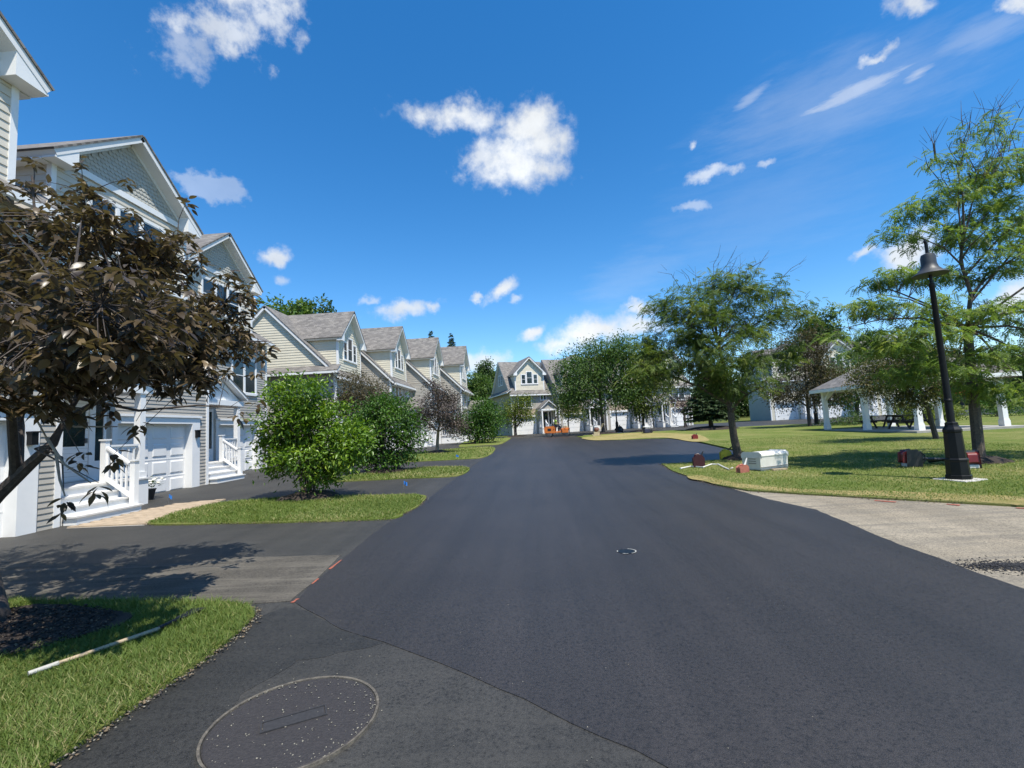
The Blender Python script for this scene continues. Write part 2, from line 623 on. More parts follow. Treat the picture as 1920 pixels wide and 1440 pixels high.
def roof_mat():
    m, t, b = new_mat('grey_brown_roof_shingles')
    uvn = t.nodes.new('ShaderNodeUVMap')
    uvn.uv_map = 'UVMap'
    br = t.nodes.new('ShaderNodeTexBrick')
    br.offset = 0.5
    br.inputs['Color1'].default_value = (0.120, 0.114, 0.108, 1)
    br.inputs['Color2'].default_value = (0.225, 0.213, 0.200, 1)
    br.inputs['Mortar'].default_value = (0.10, 0.092, 0.086, 1)
    br.inputs['Scale'].default_value = 1.0
    br.inputs['Brick Width'].default_value = 0.27
    br.inputs['Row Height'].default_value = 0.145
    br.inputs['Mortar Size'].default_value = 0.007
    br.inputs['Bias'].default_value = 0.0
    t.links.new(uvn.outputs[0], br.inputs['Vector'])
    n = noise(t, 2.2, 5, 0.65, pos(t))
    v = ramp(t, n.outputs['Fac'], [(0.3, (0.8, 0.79, 0.8)), (0.7, (1.15, 1.13, 1.08))])
    col = mixc(t, 1.0, br.outputs['Color'], v, 'MULTIPLY')
    t.links.new(col, b.inputs['Base Color'])
    b.inputs['Roughness'].default_value = 0.92
    bump(t, b, br.outputs['Color'], 0.5, 0.02)
    return m


M['roof'] = roof_mat()


def asphalt(name, c1, c2, stain=None, rough=0.72, wear=0.0, wearc=(0.2, 0.19, 0.17), spec=0.35):
    m, t, b = new_mat(name)
    p = pos(t)
    n1 = noise(t, 0.45, 5, 0.6, p)
    n2 = noise(t, 190.0, 3, 0.7, p)
    n3 = noise(t, 44.0, 4, 0.8, p)
    base = ramp(t, n1.outputs['Fac'], [(0.3, c1), (0.7, c2)])
    sp = ramp(t, n2.outputs['Fac'], [(0.32, (0.45, 0.45, 0.45)), (0.5, (1, 1, 1)), (0.72, (1.6, 1.58, 1.55))])
    col = mixc(t, 1.0, base, sp, 'MULTIPLY')
    sp2 = ramp(t, n3.outputs['Fac'], [(0.36, (0.34, 0.34, 0.35)), (0.46, (0.98, 0.98, 0.98)), (0.68, (1.42, 1.41, 1.40))])
    col = mixc(t, 1.0, col, sp2, 'MULTIPLY')
    mps = t.nodes.new('ShaderNodeMapping')                  # roller and tyre passes along the road
    mps.inputs['Scale'].default_value = (2.4, 0.10, 1.0)
    t.links.new(p, mps.inputs['Vector'])
    ns = noise(t, 1.0, 4, 0.6, mps.outputs[0])
    stp = ramp(t, ns.outputs['Fac'], [(0.32, (0.80, 0.80, 0.80)), (0.5, (1.0, 1.0, 1.0)), (0.68, (1.17, 1.16, 1.15))])
    col = mixc(t, 1.0, col, stp, 'MULTIPLY')
    if wear > 0:
        mpn = t.nodes.new('ShaderNodeMapping')
        mpn.inputs['Scale'].default_value = (0.5, 5.0, 1.0)
        mpn.inputs['Rotation'].default_value = (0, 0, 0.12)
        t.links.new(p, mpn.inputs['Vector'])
        n4 = noise(t, 1.3, 6, 0.7, mpn.outputs[0])
        f = ramp(t, n4.outputs['Fac'], [(0.45, (0, 0, 0)), (0.75, (wear, wear, wear))])
        col = mixc(t, f, col, wearc)
    t.links.new(col, b.inputs['Base Color'])
    b.inputs['Roughness'].default_value = rough
    b.inputs['Specular IOR Level'].default_value = spec
    h = math_node(t, 'ADD', n2.outputs['Fac'], n3.outputs['Fac'])
    bump(t, b, h, 0.40, 0.010)
    return m


M['road'] = asphalt('fresh_asphalt', (0.0225, 0.0200, 0.0190), (0.0315, 0.0280, 0.0264), rough=0.50, spec=0.55)
M['drive'] = asphalt('driveway_asphalt', (0.026, 0.0255, 0.0235), (0.044, 0.0425, 0.0385), rough=0.62, wear=0.40,
                     wearc=(0.068, 0.064, 0.055), spec=0.45)
M['sealed'] = asphalt('sealed_dark_asphalt', (0.022, 0.022, 0.021), (0.034, 0.0335, 0.0315), rough=0.55, wear=0.25,
                      wearc=(0.06, 0.058, 0.052))
M['scraped'] = asphalt('scraped_old_asphalt', (0.050, 0.046, 0.039), (0.082, 0.075, 0.063), rough=0.85, wear=0.75,
                       wearc=(0.17, 0.155, 0.128))
M['oldpave'] = asphalt('weathered_pale_pavement', (0.205, 0.176, 0.130), (0.32, 0.28, 0.212), rough=0.9, wear=0.9,
                       wearc=(0.125, 0.115, 0.098))


def lawn_mat(name, g1, g2, dry, dryamt):
    m, t, b = new_mat(name)
    p = pos(t)
    n1 = noise(t, 0.55, 5, 0.65, p)
    n2 = noise(t, 42.0, 4, 0.75, p)
    n3 = noise(t, 2.6, 4, 0.7, p)
    col = ramp(t, n2.outputs['Fac'], [(0.3, g1), (0.7, g2)])
    f = ramp(t, n1.outputs['Fac'], [(0.52 - 0.25 * dryamt, (0, 0, 0)), (0.80 - 0.2 * dryamt, (1, 1, 1))])
    f2 = ramp(t, n3.outputs['Fac'], [(0.3, (0.15, 0.15, 0.15)), (0.7, (0.9, 0.9, 0.9))])
    ff = mixc(t, 1.0, f, f2, 'MULTIPLY')
    dcol = ramp(t, n2.outputs['Fac'], [(0.3, tuple(x * 0.7 for x in dry)), (0.7, dry)])
    col = mixc(t, ff, col, dcol)
    t.links.new(col, b.inputs['Base Color'])
    b.inputs['Roughness'].default_value = 0.95
    b.inputs['Specular IOR Level'].default_value = 0.1
    bump(t, b, n2.outputs['Fac'], 0.9, 0.03)
    return m


M['lawn'] = lawn_mat('lawn_green', (0.058, 0.088, 0.016), (0.165, 0.215, 0.048), (0.35, 0.30, 0.13), 0.5)
M['lawn_dry'] = lawn_mat('lawn_dry', (0.12, 0.115, 0.03), (0.27, 0.255, 0.085), (0.46, 0.36, 0.17), 1.2)
M['ground'] = lawn_mat('meadow_ground', (0.05, 0.075, 0.014), (0.12, 0.15, 0.03), (0.24, 0.19, 0.08), 0.4)
M['blade'] = leaf_mat('grass_blades', (0.044, 0.080, 0.014), (0.145, 0.205, 0.048), (0.38, 0.34, 0.165), 0.33, 0.6, 0.2)

M['lf_plum'] = leaf_mat('bronze_plum_leaves', (0.026, 0.018, 0.014), (0.092, 0.066, 0.034), (0.23, 0.165, 0.085), 0.24, 0.36, 0.5,
                        back=(0.135, 0.098, 0.066))
M['lf_shrub'] = leaf_mat('glossy_shrub_leaves', (0.032, 0.080, 0.010), (0.140, 0.25, 0.024), (0.34, 0.43, 0.055), 0.36, 0.38, 0.5)
M['lf_shrub2'] = leaf_mat('dark_shrub_leaves', (0.022, 0.060, 0.010), (0.065, 0.150, 0.020), (0.14, 0.24, 0.035), 0.28, 0.45, 0.4)
M['lf_olive'] = leaf_mat('olive_brown_leaves', (0.040, 0.036, 0.020), (0.105, 0.090, 0.050), (0.19, 0.15, 0.09), 0.28, 0.55, 0.3)
M['lf_purple'] = leaf_mat('dusty_purple_leaves', (0.035, 0.026, 0.026), (0.10, 0.078, 0.075), (0.20, 0.155, 0.13), 0.22, 0.5, 0.35)
M['lf_darkpurple'] = leaf_mat('dark_purple_leaves', (0.022, 0.012, 0.016), (0.055, 0.028, 0.036), (0.11, 0.06, 0.06), 0.22, 0.5, 0.3)
M['lf_locust'] = leaf_mat('locust_leaflets', (0.048, 0.080, 0.022), (0.125, 0.185, 0.050), (0.25, 0.27, 0.070), 0.44, 0.5, 0.3)
M['lf_locust2'] = leaf_mat('honey_locust_leaflets', (0.066, 0.110, 0.034), (0.180, 0.260, 0.072), (0.32, 0.36, 0.085), 0.50, 0.5, 0.3)
M['lf_maple'] = leaf_mat('street_tree_leaves', (0.030, 0.068, 0.018), (0.090, 0.165, 0.040), (0.18, 0.24, 0.055), 0.36, 0.5, 0.3)
M['lf_golden'] = leaf_mat('yellow_green_leaves', (0.045, 0.075, 0.012), (0.14, 0.185, 0.028), (0.26, 0.28, 0.05), 0.36, 0.5, 0.3)
M['lf_forest'] = leaf_mat('forest_leaves', (0.030, 0.060, 0.022), (0.082, 0.14, 0.045), (0.15, 0.20, 0.07), 0.3, 0.6, 0.2)
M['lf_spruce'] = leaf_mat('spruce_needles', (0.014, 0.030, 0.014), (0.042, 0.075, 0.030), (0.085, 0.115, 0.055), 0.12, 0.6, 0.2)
M['lf_pine'] = leaf_mat('pine_needles', (0.022, 0.045, 0.020), (0.060, 0.105, 0.045), (0.10, 0.15, 0.07), 0.15, 0.6, 0.2)
M['lf_redbrown'] = leaf_mat('reddish_crabapple_leaves', (0.035, 0.042, 0.016), (0.090, 0.105, 0.036), (0.19, 0.14, 0.065), 0.32, 0.5, 0.3)
# ================================================================== setting
rng = random.Random(11)


def smooth_poly(pts, sub=6, jit=0.0, seed=1, closed=True):
    """Catmull-Rom through the corner points, with a slightly ragged line"""
    rr = random.Random(seed)
    n = len(pts)
    out = []
    for i in range(n):
        p0, p1, p2, p3 = (Vector((q[0], q[1])) for q in (pts[i - 1], pts[i], pts[(i + 1) % n], pts[(i + 2) % n]))
        for k in range(sub):
            t = k / sub
            q = 0.5 * ((2 * p1) + (p2 - p0) * t + (2 * p0 - 5 * p1 + 4 * p2 - p3) * t * t +
                       (3 * p1 - p0 - 3 * p2 + p3) * t ** 3)
            if jit:
                q = q + Vector((rr.uniform(-jit, jit), rr.uniform(-jit, jit)))
            out.append((q.x, q.y))
    return out


def lin_poly(pts, step=0.6, jit=0.0, seed=1):
    rr = random.Random(seed)
    out = []
    n = len(pts)
    for i in range(n):
        a, b = Vector(pts[i][:2]), Vector(pts[(i + 1) % n][:2])
        k = max(1, min(60, int((b - a).length / step)))
        for j in range(k):
            q = a.lerp(b, j / k)
            if jit:
                q = q + Vector((rr.uniform(-jit, jit), rr.uniform(-jit, jit)))
            out.append((q.x, q.y))
    return out


def sheet(name, poly, dz, mat, skirt=0.06, parent=None):
    """flat outline laid on the sloping ground, dz above it, with an edge going down"""
    n = len(poly)
    top = [Vector((x, y, gz(x, y) + dz)) for (x, y) in poly]
    bot = [Vector((x, y, gz(x, y) + dz - skirt)) for (x, y) in poly]
    tris = tessellate_polygon([top])
    mb = MB()
    faces = []
    for t in tris:
        a, b, c = (top[i] for i in t)
        if (b - a).cross(c - a).z < 0:
            t = t[::-1]
        faces.append(tuple(t))
    area = sum(top[i].x * top[(i + 1) % n].y - top[(i + 1) % n].x * top[i].y for i in range(n))
    for i in range(n):
        j = (i + 1) % n
        faces.append((i, i + n, j + n, j) if area > 0 else (j, j + n, i + n, i))
    mb.add(top + bot, faces)
    return mb.build(name, mat, parent)


def gxy(*pp):
    return [tuple(G(px, py)[:2]) for (px, py) in pp]


# --- the ground itself, out to the horizon
mb = MB()
xs = [-1600, -200, -60, -20, 0, 20, 60, 200, 1600]
ys = [-1600, -200, -40, 0, 20, 40, 60, 85, 110, 200, 1600]
vv = [(x, y, gz(x, y) - 0.07) for y in ys for x in xs]
ff = [(j * len(xs) + i, j * len(xs) + i + 1, (j + 1) * len(xs) + i + 1, (j + 1) * len(xs) + i)
      for j in range(len(ys) - 1) for i in range(len(xs) - 1)]
mb.add(vv, ff)
tag(mb.build('ground', M['ground']), 'green and brown ground reaching to the far woods', kind='structure')

# --- driveways and aprons of older asphalt
drv = [(-19, -9), (3.7, -9), (3.7, 30), (2.0, 46), (-2.6, 47), (-3.4, 54), (-9.0, 54), (-14, 40), (-19, 30)]
tag(sheet('driveway', lin_poly(drv, 2.0), 0.0, M['drive']), kind='structure')
far = [(-3.3, 45.6), (3.9, 45.4), (8.5, 45.2), (14, 45.4), (20.6, 45.4), (26, 43.5), (34, 43.0), (70, 43), (70, 64), (-1.0, 64)]
tag(sheet('road', lin_poly(far, 2.0), 0.006, M['drive']), kind='structure')

# --- freshly laid road
road_l = [tuple(G(px, py)[:2]) for (px, py) in ((575, 1143), (553, 1130), (590, 1090), (640, 1050), (690, 1008), (722, 984),
                                                (762, 960), (792, 942), (817, 924), (850, 900), (878, 880), (903, 863), (926, 847))]
road_l += [(-2.35, 33.0), (-2.35, 40.0), (-2.4, 46.0)]
road_r = [(3.7, 46.0), (3.75, 40), (4.1, 35.5), (4.4, 33.2), (5.7, 32.1), (7.6, 31.9), (8.55, 31.0), (8.55, 25.6), (7.95, 20.5), (7.45, 16.4),
          (7.0, 15.9), (5.6, 15.9), (4.55, 15.4), (4.1, 14.4), (3.95, 12.6), (3.9, 10.5), (4.05, 8.6), (4.25, 7.6), (4.0, 5.6),
          (3.92, 3.8), (3.85, 1.5), (3.8, -9)]
joint = [(2.6, -9), (2.0, -0.5), (1.3, 1.1)] + gxy((1260, 1440), (1075, 1355), (900, 1275), (780, 1225), (640, 1180))
tag(sheet('road', lin_poly(road_l + road_r + joint, 0.16, 0.014, 3), 0.0045, M['road'], 0.006), kind='structure')

# --- scraped band in front of the near lawn, pale pavement on the right
scr = gxy((-330, 1052), (60, 1054), (300, 1060), (430, 1046), (520, 1044), (640, 1041), (600, 1078), (560, 1116), (545, 1128), (480, 1131), (300, 1129),
          (-330, 1126))
tag(sheet('driveway', lin_poly(scr, 0.3, 0.02, 5), 0.005, M['scraped'], 0.02), kind='structure')
pale = gxy((1345, 911), (1400, 921), (1560, 931), (1700, 939), (1920, 951), (2300, 973)) + [(26, 8.0), (26, -9), (3.7, -9), (3.75, 3.8), (3.9, 8.0)]
tag(sheet('pavement', lin_poly(pale, 0.5, 0.015, 6), 0.0, M['oldpave'], 0.05), kind='structure')

seal = gxy((480, 1160), (440, 1199), (380, 1244), (300, 1298), (222, 1352), (152, 1400), (97, 1440), (-20, 1520), (250, 1620), (335, 1520), (400, 1400), (455, 1300), (560, 1240),
           (660, 1222), (720, 1206), (640, 1181), (575, 1146), (535, 1138))
tag(sheet('driveway', lin_poly(seal, 0.08, 0.018, 15), 0.0022, M['sealed'], 0.004), kind='structure')
# --- lawns
LAWN_A = gxy((478, 1161), (472, 1142), (440, 1134), (300, 1130), (100, 1130), (-330, 1128), (-900, 1350), (-700, 1800)) + \
    gxy((-60, 1530), (40, 1480), (97, 1440), (152, 1400), (222, 1352), (300, 1298), (380, 1244), (440, 1199))
LAWN_B = gxy((272, 984), (330, 963), (400, 946), (470, 939), (560, 933), (700, 930), (782, 929), (798, 934), (787, 948), (760, 963), (733, 974),
             (600, 979), (420, 983))
LAWN_C = gxy((600, 905), (640, 896), (700, 888), (790, 878), (866, 876), (880, 880), (868, 890), (840, 895), (760, 898), (680, 902))
LAWN_D = gxy((700, 868), (760, 852), (830, 844), (900, 838), (925, 839), (927, 846), (908, 858), (860, 862), (780, 866))
LAWN_E = gxy((860, 838), (880, 826), (930, 822), (957, 821), (949, 828), (935, 834), (900, 836))
for k, (pl, sd_) in enumerate(((LAWN_A, 1), (LAWN_B, 2), (LAWN_C, 3), (LAWN_D, 4), (LAWN_E, 5))):
    pts = lin_poly(pl, 0.25, 0.018, sd_) if k == 0 else smooth_poly(pl, 5, 0.02, sd_)
    tag(sheet('lawn', pts, 0.028, M['lawn'], 0.06), kind='structure')
LAWN_R = gxy((1240, 871), (1262, 884), (1300, 898), (1345, 911), (1400, 921), (1560, 931), (1700, 939), (1920, 951), (2300, 973)) + \
    [(26, 8.6), (60, 12), (60, 42.6), (34, 42.6), (26, 43.0), (20.6, 45.0), (14, 45.0), (8.5, 44.8), (4.6, 44.3), (3.75, 41), (4.1, 35.9), (4.6, 33.3),
     (5.7, 32.3), (7.7, 32.1), (8.75, 31.2), (8.75, 25.6), (8.1, 20.5), (7.6, 16.4), (7.1, 15.7), (5.6, 15.7), (4.7, 15.3)]
tag(sheet('lawn', lin_poly(LAWN_R, 0.45, 0.02, 7), 0.030, M['lawn'], 0.06), kind='structure')
DRY = gxy((1094, 821), (1110, 826), (1160, 825), (1240, 821), (1300, 829), (1330, 826), (1300, 815), (1210, 812), (1150, 815))
tag(sheet('lawn', smooth_poly(DRY, 6, 0.05, 8), 0.036, M['lawn_dry'], 0.008), kind='structure')
DRY2 = gxy((1290, 897), (1340, 909), (1420, 921), (1600, 931), (1800, 943), (1920, 950), (1920, 936), (1700, 926), (1500, 920), (1380, 908), (1320, 894))
tag(sheet('lawn', smooth_poly(DRY2, 5, 0.05, 9), 0.036, M['lawn_dry'], 0.008), kind='structure')


# paved walk from the first steps, laid piece by piece
walk = gxy((124, 991), (262, 960), (330, 946), (420, 937), (400, 946), (330, 964), (272, 985))
wk = sheet('walkway', lin_poly(walk, 0.4), 0.004, M['slab'], 0.03)
tag(wk, kind='structure')


def inside(poly, X, Y):
    n = len(poly)
    r = np.zeros(len(X), bool)
    j = n - 1
    for i in range(n):
        xi, yi = poly[i]
        xj, yj = poly[j]
        c = ((yi > Y) != (yj > Y)) & (X < (xj - xi) * (Y - yi) / (yj - yi + 1e-12) + xi)
        r ^= c
        j = i
    return r


pav_mesh = None
bx0, bx1 = min(p[0] for p in walk), max(p[0] for p in walk)
by0, by1 = min(p[1] for p in walk), max(p[1] for p in walk)
row = 0
yy = by0
while yy < by1:
    xx = bx0 + (0.12 if row % 2 else 0)
    while xx < bx1:
        if inside(walk, np.array([xx]), np.array([yy]))[0]:
            if pav_mesh is None:
                po = MB().box(-0.116, 0.116, -0.056, 0.056, -0.01, 0.022).build('paver', M['paver'], wk)
                pav_mesh = po.data
            else:
                po = mk('paver', pav_mesh, None, wk)
            po.location = (xx, yy, gz(xx, yy) + 0.006 + rng.uniform(0, 0.004))
            po.rotation_euler = (0, 0, rng.uniform(-0.02, 0.02))
        xx += 0.24
    yy += 0.12
    row += 1


# ================================================================== houses
def frame_m(O, D):
    """wall frame: x along the wall, -y outwards, z up"""
    D = Vector((D[0], D[1], 0)).normalized()
    N = Vector((D.y, -D.x, 0))
    m = Matrix((D, -N, Vector((0, 0, 1)))).transposed().to_4x4()
    m.translation = Vector(O)
    return m


def span(poly, z):
    xs_ = []
    n = len(poly)
    for i in range(n):
        (x0, z0), (x1, z1) = poly[i], poly[(i + 1) % n]
        if (z0 <= z <= z1) or (z1 <= z <= z0):
            if abs(z1 - z0) < 1e-9:
                xs_ += [x0, x1]
            else:
                xs_.append(x0 + (x1 - x0) * (z - z0) / (z1 - z0))
    return (min(xs_), max(xs_)) if xs_ else None


def siding(parent, mtx, poly, exp, mat, single=False):
    """lapped boards over a convex outline; single: every board its own object"""
    zmin, zmax = min(p[1] for p in poly), max(p[1] for p in poly)
    rect = len(poly) == 4 and len(set(round(p[0], 4) for p in poly)) == 2
    mb = MB()
    z = zmin
    shared = None
    while z < zmax - 0.012:
        z1 = min(z + exp, zmax)
        a, b = span(poly, z + 1e-5), span(poly, z1 - 1e-5)
        if a is None or b is None:
            break
        vs_ = [(a[0], 0.0, z), (a[1], 0.0, z), (a[1], -0.021, z), (a[0], -0.021, z), (b[1], -0.003, z1), (b[0], -0.003, z1)]
        fs = [(0, 1, 2, 3), (3, 2, 4, 5), (0, 3, 5), (1, 4, 2)]
        if single:
            if rect and z1 - z > exp - 1e-6:
                if shared is None:
                    q = MB().add([tuple(mtx @ Vector((p[0], p[1], p[2] - z))) for p in vs_], fs)
                    o = q.build('siding_board', mat, parent)
                    shared = o.data
                else:
                    o = mk('siding_board', shared, None, parent)
                o.location = (0, 0, z)
            else:
                MB().add([tuple(mtx @ Vector(p)) for p in vs_], fs).build('siding_board', mat, parent)
        else:
            mb.add([tuple(mtx @ Vector(p)) for p in vs_], fs)
        z += exp
    if not single:
        o = mb.build('siding', mat, parent)
        tag(o, kind='stuff')


def wall(root, mtx, poly, exp, mat, single=False, thick=0.28):
    """solid wall behind, boards in front"""
    p3 = [mtx @ Vector((x, 0.001, z)) for (x, z) in poly]
    back = (mtx.to_3x3() @ Vector((0, 1, 0))) * thick
    w = MB().prism(p3, back).build('wall', mat, root)
    siding(w, mtx, poly, exp, mat, single)
    return w


def window(root, mtx, x0, x1, z0, z1, cols=1, casing=0.09):
    mb = MB()
    c = casing
    mb.box(x0 - c, x0, -0.06, 0.0, z0 - c, z1 + c, mtx)
    mb.box(x1, x1 + c, -0.06, 0.0, z0 - c, z1 + c, mtx)
    mb.box(x0, x1, -0.06, 0.0, z1, z1 + c, mtx)
    mb.box(x0 - c - 0.03, x1 + c + 0.03, -0.085, 0.0, z0 - c - 0.02, z0 - 0.001, mtx)
    w = (x1 - x0) / cols
    for k in range(1, cols):
        mb.box(x0 + k * w - 0.045, x0 + k * w + 0.045, -0.055, 0.0, z0 + 0.001, z1 - 0.001, mtx)
    f = mb.build('window', M['white'], root)
    for k in range(cols):
        a = x0 + k * w + (0.045 if k else 0)
        b = x0 + (k + 1) * w - (0.045 if k < cols - 1 else 0)
        sb = MB()
        zm = (z0 + z1) / 2
        s = 0.035
        sb.box(a + 0.001, a + s, -0.045, -0.005, z0 + 0.002, z1 - 0.002, mtx)
        sb.box(b - s, b - 0.001, -0.045, -0.005, z0 + 0.002, z1 - 0.002, mtx)
        sb.box(a + s, b - s, -0.044, -0.005, z0 + 0.002, z0 + s, mtx)
        sb.box(a + s, b - s, -0.044, -0.005, z1 - s, z1 - 0.002, mtx)
        if z1 - z0 > 0.8:
            sb.box(a + s, b - s, -0.047, -0.005, zm - 0.02, zm + 0.02, mtx)
        sb.build('sash', M['white2'], f)
        MB().box(a + s - 0.005, b - s + 0.005, -0.03, -0.024, z0 + 0.01, z1 - 0.01, mtx).build('pane', M['glass'], f)
    return f


def roof_plane(root, a, b, c, d, white=True, th=0.05, fascia=0.15, name='roof'):
    """a-b the eave, d-c the ridge above it; shingles over a white board"""
    a, b, c, d = (Vector(p) for p in (a, b, c, d))
    n = (b - a).cross(d - a).normalized()
    if n.z < 0:
        n = -n
    ah = (b - a).normalized()
    sh = n.cross(ah)
    if sh.z < 0:
        sh = -sh
    mb = MB()
    mb.prism([a, b, c, d], n * th)
    me = bpy.data.meshes.new(name)
    me.from_pydata(mb.v, [], mb.f)
    uvl = me.uv_layers.new(name='UVMap')
    for lp in me.loops:
        p = Vector(mb.v[lp.vertex_index]) - a
        uvl.data[lp.index].uv = (p.dot(ah), p.dot(sh))
    o = mk(name, me, M['roof'], root)
    if white:
        cen = (a + b + c + d) / 4
        q = [p + (cen - p).normalized() * 0.03 - n * 0.002 for p in (a, b, c, d)]
        MB().prism(q, n * -fascia).build('fascia', M['soffit'], o)
    return o


def garage_door(root, x0, x1, z1, y, single=True, z0=0.0):
    d = MB().box(x0, x1, y, y + 0.05, z0, z1).build('garage_door', M['white2'], root)
    rows = 4
    h = (z1 - z0) / rows
    if single:
        cols = 4
        w = (x1 - x0) / cols
        pm = None
        hw, hh = w / 2 - 0.075, h / 2 - 0.075
        for r_ in range(rows):
            for c_ in range(cols):
                cx, cz = x0 + (c_ + 0.5) * w, z0 + (r_ + 0.5) * h
                if pm is None:
                    q = MB()
                    e = 0.035
                    q.add([(-hw, 0, -hh), (hw, 0, -hh), (hw, 0, hh), (-hw, 0, hh),
                           (-hw + e, -0.022, -hh + e), (hw - e, -0.022, -hh + e), (hw - e, -0.022, hh - e), (-hw + e, -0.022, hh - e)],
                          [(4, 5, 6, 7), (0, 1, 5, 4), (1, 2, 6, 5), (2, 3, 7, 6), (3, 0, 4, 7)])
                    o = q.build('panel', M['white2'], d)
                    pm = o.data
                else:
                    o = mk('panel', pm, None, d)
                o.location = (cx, y - 0.001, cz)
        for r_ in range(1, rows):
            MB().box(x0, x1, y - 0.006, y + 0.002, z0 + r_ * h - 0.022, z0 + r_ * h + 0.004).build('section_joint', M['white'], d)
    else:
        for r_ in range(rows):
            MB().box(x0 + 0.02, x1 - 0.02, y - 0.018, y + 0.002, z0 + r_ * h + 0.02, z0 + (r_ + 1) * h - 0.02).build('panel', M['white2'], d)
    return d


def railing(root, a, b, n, h=0.85, post_a=False, post_b=True, name='railing'):
    """a, b: foot points; top and bottom rail with balusters between"""
    a, b = Vector(a), Vector(b)
    up = Vector((0, 0, 1))
    mb = MB()
    mb.beam(a + up * h, b + up * h, 0.09, 0.045)
    mb.beam(a + up * (h - 0.045), b + up * (h - 0.045), 0.05, 0.05)
    r_ = mb.build(name, M['white'], root)
    MB().beam(a + up * 0.13, b + up * 0.13, 0.06, 0.08).build('bottom_rail', M['white'], r_)
    for k in range(n):
        p = a.lerp(b, (k + 0.7) / (n + 0.4))
        MB().box(p.x - 0.019, p.x + 0.019, p.y - 0.019, p.y + 0.019, p.z + 0.165, p.z + h - 0.06).build('baluster', M['white'], r_)
    for flag, p in ((post_a, a), (post_b, b)):
        if flag:
            q = MB().box(p.x - 0.062, p.x + 0.062, p.y - 0.062, p.y + 0.062, p.z - 0.02, p.z + h + 0.13)
            q.box(p.x - 0.085, p.x + 0.085, p.y - 0.085, p.y + 0.085, p.z + h + 0.13, p.z + h + 0.165)
            q.build('newel_post', M['white'], r_)
    return r_


def stairs(root, x0, x1, y_front, n, rise, run, ztop):
    """steps climbing towards +y from y_front; the last riser meets the landing"""
    st = MB()
    for k in range(n):
        y = y_front + k * run
        st.box(x0 + 0.02, x1 - 0.02, y, y + run + (0.02 if k < n - 1 else -0.004), -0.12, (k + 1) * rise - 0.036)
    s = st.build('stairs', M['white'], root)
    for k in range(n - 1):
        y = y_front + k * run
        MB().box(x0 - 0.02, x1 + 0.02, y - 0.03, y + run - 0.002, (k + 1) * rise - 0.034, (k + 1) * rise).build('tread', M['white_worn'], s)
    return s


def gable_roof_small(root, x0, x1, y0, y1, z_e, z_p, mat_front):
    """little porch roof, ridge along y"""
    xm = (x0 + x1) / 2
    roof_plane(root, (x0 - 0.15, y0 - 0.15, z_e), (x0 - 0.15, y1, z_e), (xm, y1, z_p), (xm, y0 - 0.15, z_p), True, 0.035, 0.10, 'porch_roof')
    roof_plane(root, (x1 + 0.15, y1, z_e), (x1 + 0.15, y0 - 0.15, z_e), (xm, y0 - 0.15, z_p), (xm, y1, z_p), True, 0.035, 0.10, 'porch_roof')
    t = MB().prism([(x0 + 0.05, y0 + 0.12, z_e - 0.10), (x1 - 0.05, y0 + 0.12, z_e - 0.10), (xm, y0 + 0.12, z_p - 0.14)], (0, 0.04, 0))
    t.build('porch_gable', mat_front, root)
    bm = MB()
    bm.box(x0, x1, y0, y0 + 0.16, z_e - 0.30, z_e - 0.101)
    bm.box(x0, x0 + 0.14, y0 + 0.16, y1, z_e - 0.30, z_e - 0.101)
    bm.box(x1 - 0.14, x1, y0 + 0.16, y1, z_e - 0.30, z_e - 0.101)
    bm.box(x0 + 0.14, x1 - 0.14, y0 + 0.16, y1, z_e - 0.16, z_e - 0.12)
    bm.build('porch_beam', M['white'], root)


def column(root, x, y, z0, z1, w=0.17):
    q = MB().box(x - w / 2, x + w / 2, y - w / 2, y + w / 2, z0, z1)
    q.box(x - w / 2 - 0.03, x + w / 2 + 0.03, y - w / 2 - 0.03, y + w / 2 + 0.03, z0, z0 + 0.16)
    q.box(x - w / 2 - 0.03, x + w / 2 + 0.03, y - w / 2 - 0.03, y + w / 2 + 0.03, z1 - 0.1, z1 - 0.001)
    return q.build('porch_column', M['white'], root)


def entry_door(root, x, z0, y, w=0.92, h=2.05, side=True, mat='dark_door'):
    mb = MB()
    mb.box(x - w / 2 - 0.11, x - w / 2, y - 0.05, y + 0.02, z0, z0 + h + 0.12)
    mb.box(x + w / 2, x + w / 2 + 0.11, y - 0.05, y + 0.02, z0, z0 + h + 0.12)
    mb.box(x - w / 2, x + w / 2, y - 0.05, y + 0.02, z0 + h, z0 + h + 0.12)
    d = mb.build('door', M['white'], root)
    q = MB().box(x - w / 2, x + w / 2, y - 0.02, y + 0.01, z0 + 0.02, z0 + h)
    q.build('door_leaf', M[mat], d)
    q = MB().box(x - w / 2 + 0.1, x + w / 2 - 0.1, y - 0.03, y - 0.021, z0 + 0.9, z0 + h - 0.15)
    q.build('pane', M['glass'], d)
    MB().box(x + w / 2 - 0.09, x + w / 2 - 0.05, y - 0.07, y - 0.02, z0 + 0.98, z0 + 1.1).build('door_handle', M['steel'], d)
    if side:
        s0 = x + w / 2 + 0.11
        q = MB().box(s0, s0 + 0.06, y - 0.045, y + 0.02, z0, z0 + h + 0.12)
        q.box(s0 + 0.30, s0 + 0.38, y - 0.045, y + 0.02, z0, z0 + h + 0.12)
        q.box(s0 + 0.06, s0 + 0.30, y - 0.045, y + 0.02, z0, z0 + 0.5)
        q.box(s0 + 0.06, s0 + 0.30, y - 0.045, y + 0.02, z0 + h, z0 + h + 0.12)
        sl = q.build('sidelight', M['white'], root)
        MB().box(s0 + 0.06, s0 + 0.30, y - 0.025, y - 0.015, z0 + 0.5, z0 + h).build('pane', M['glass'], sl)
    return d


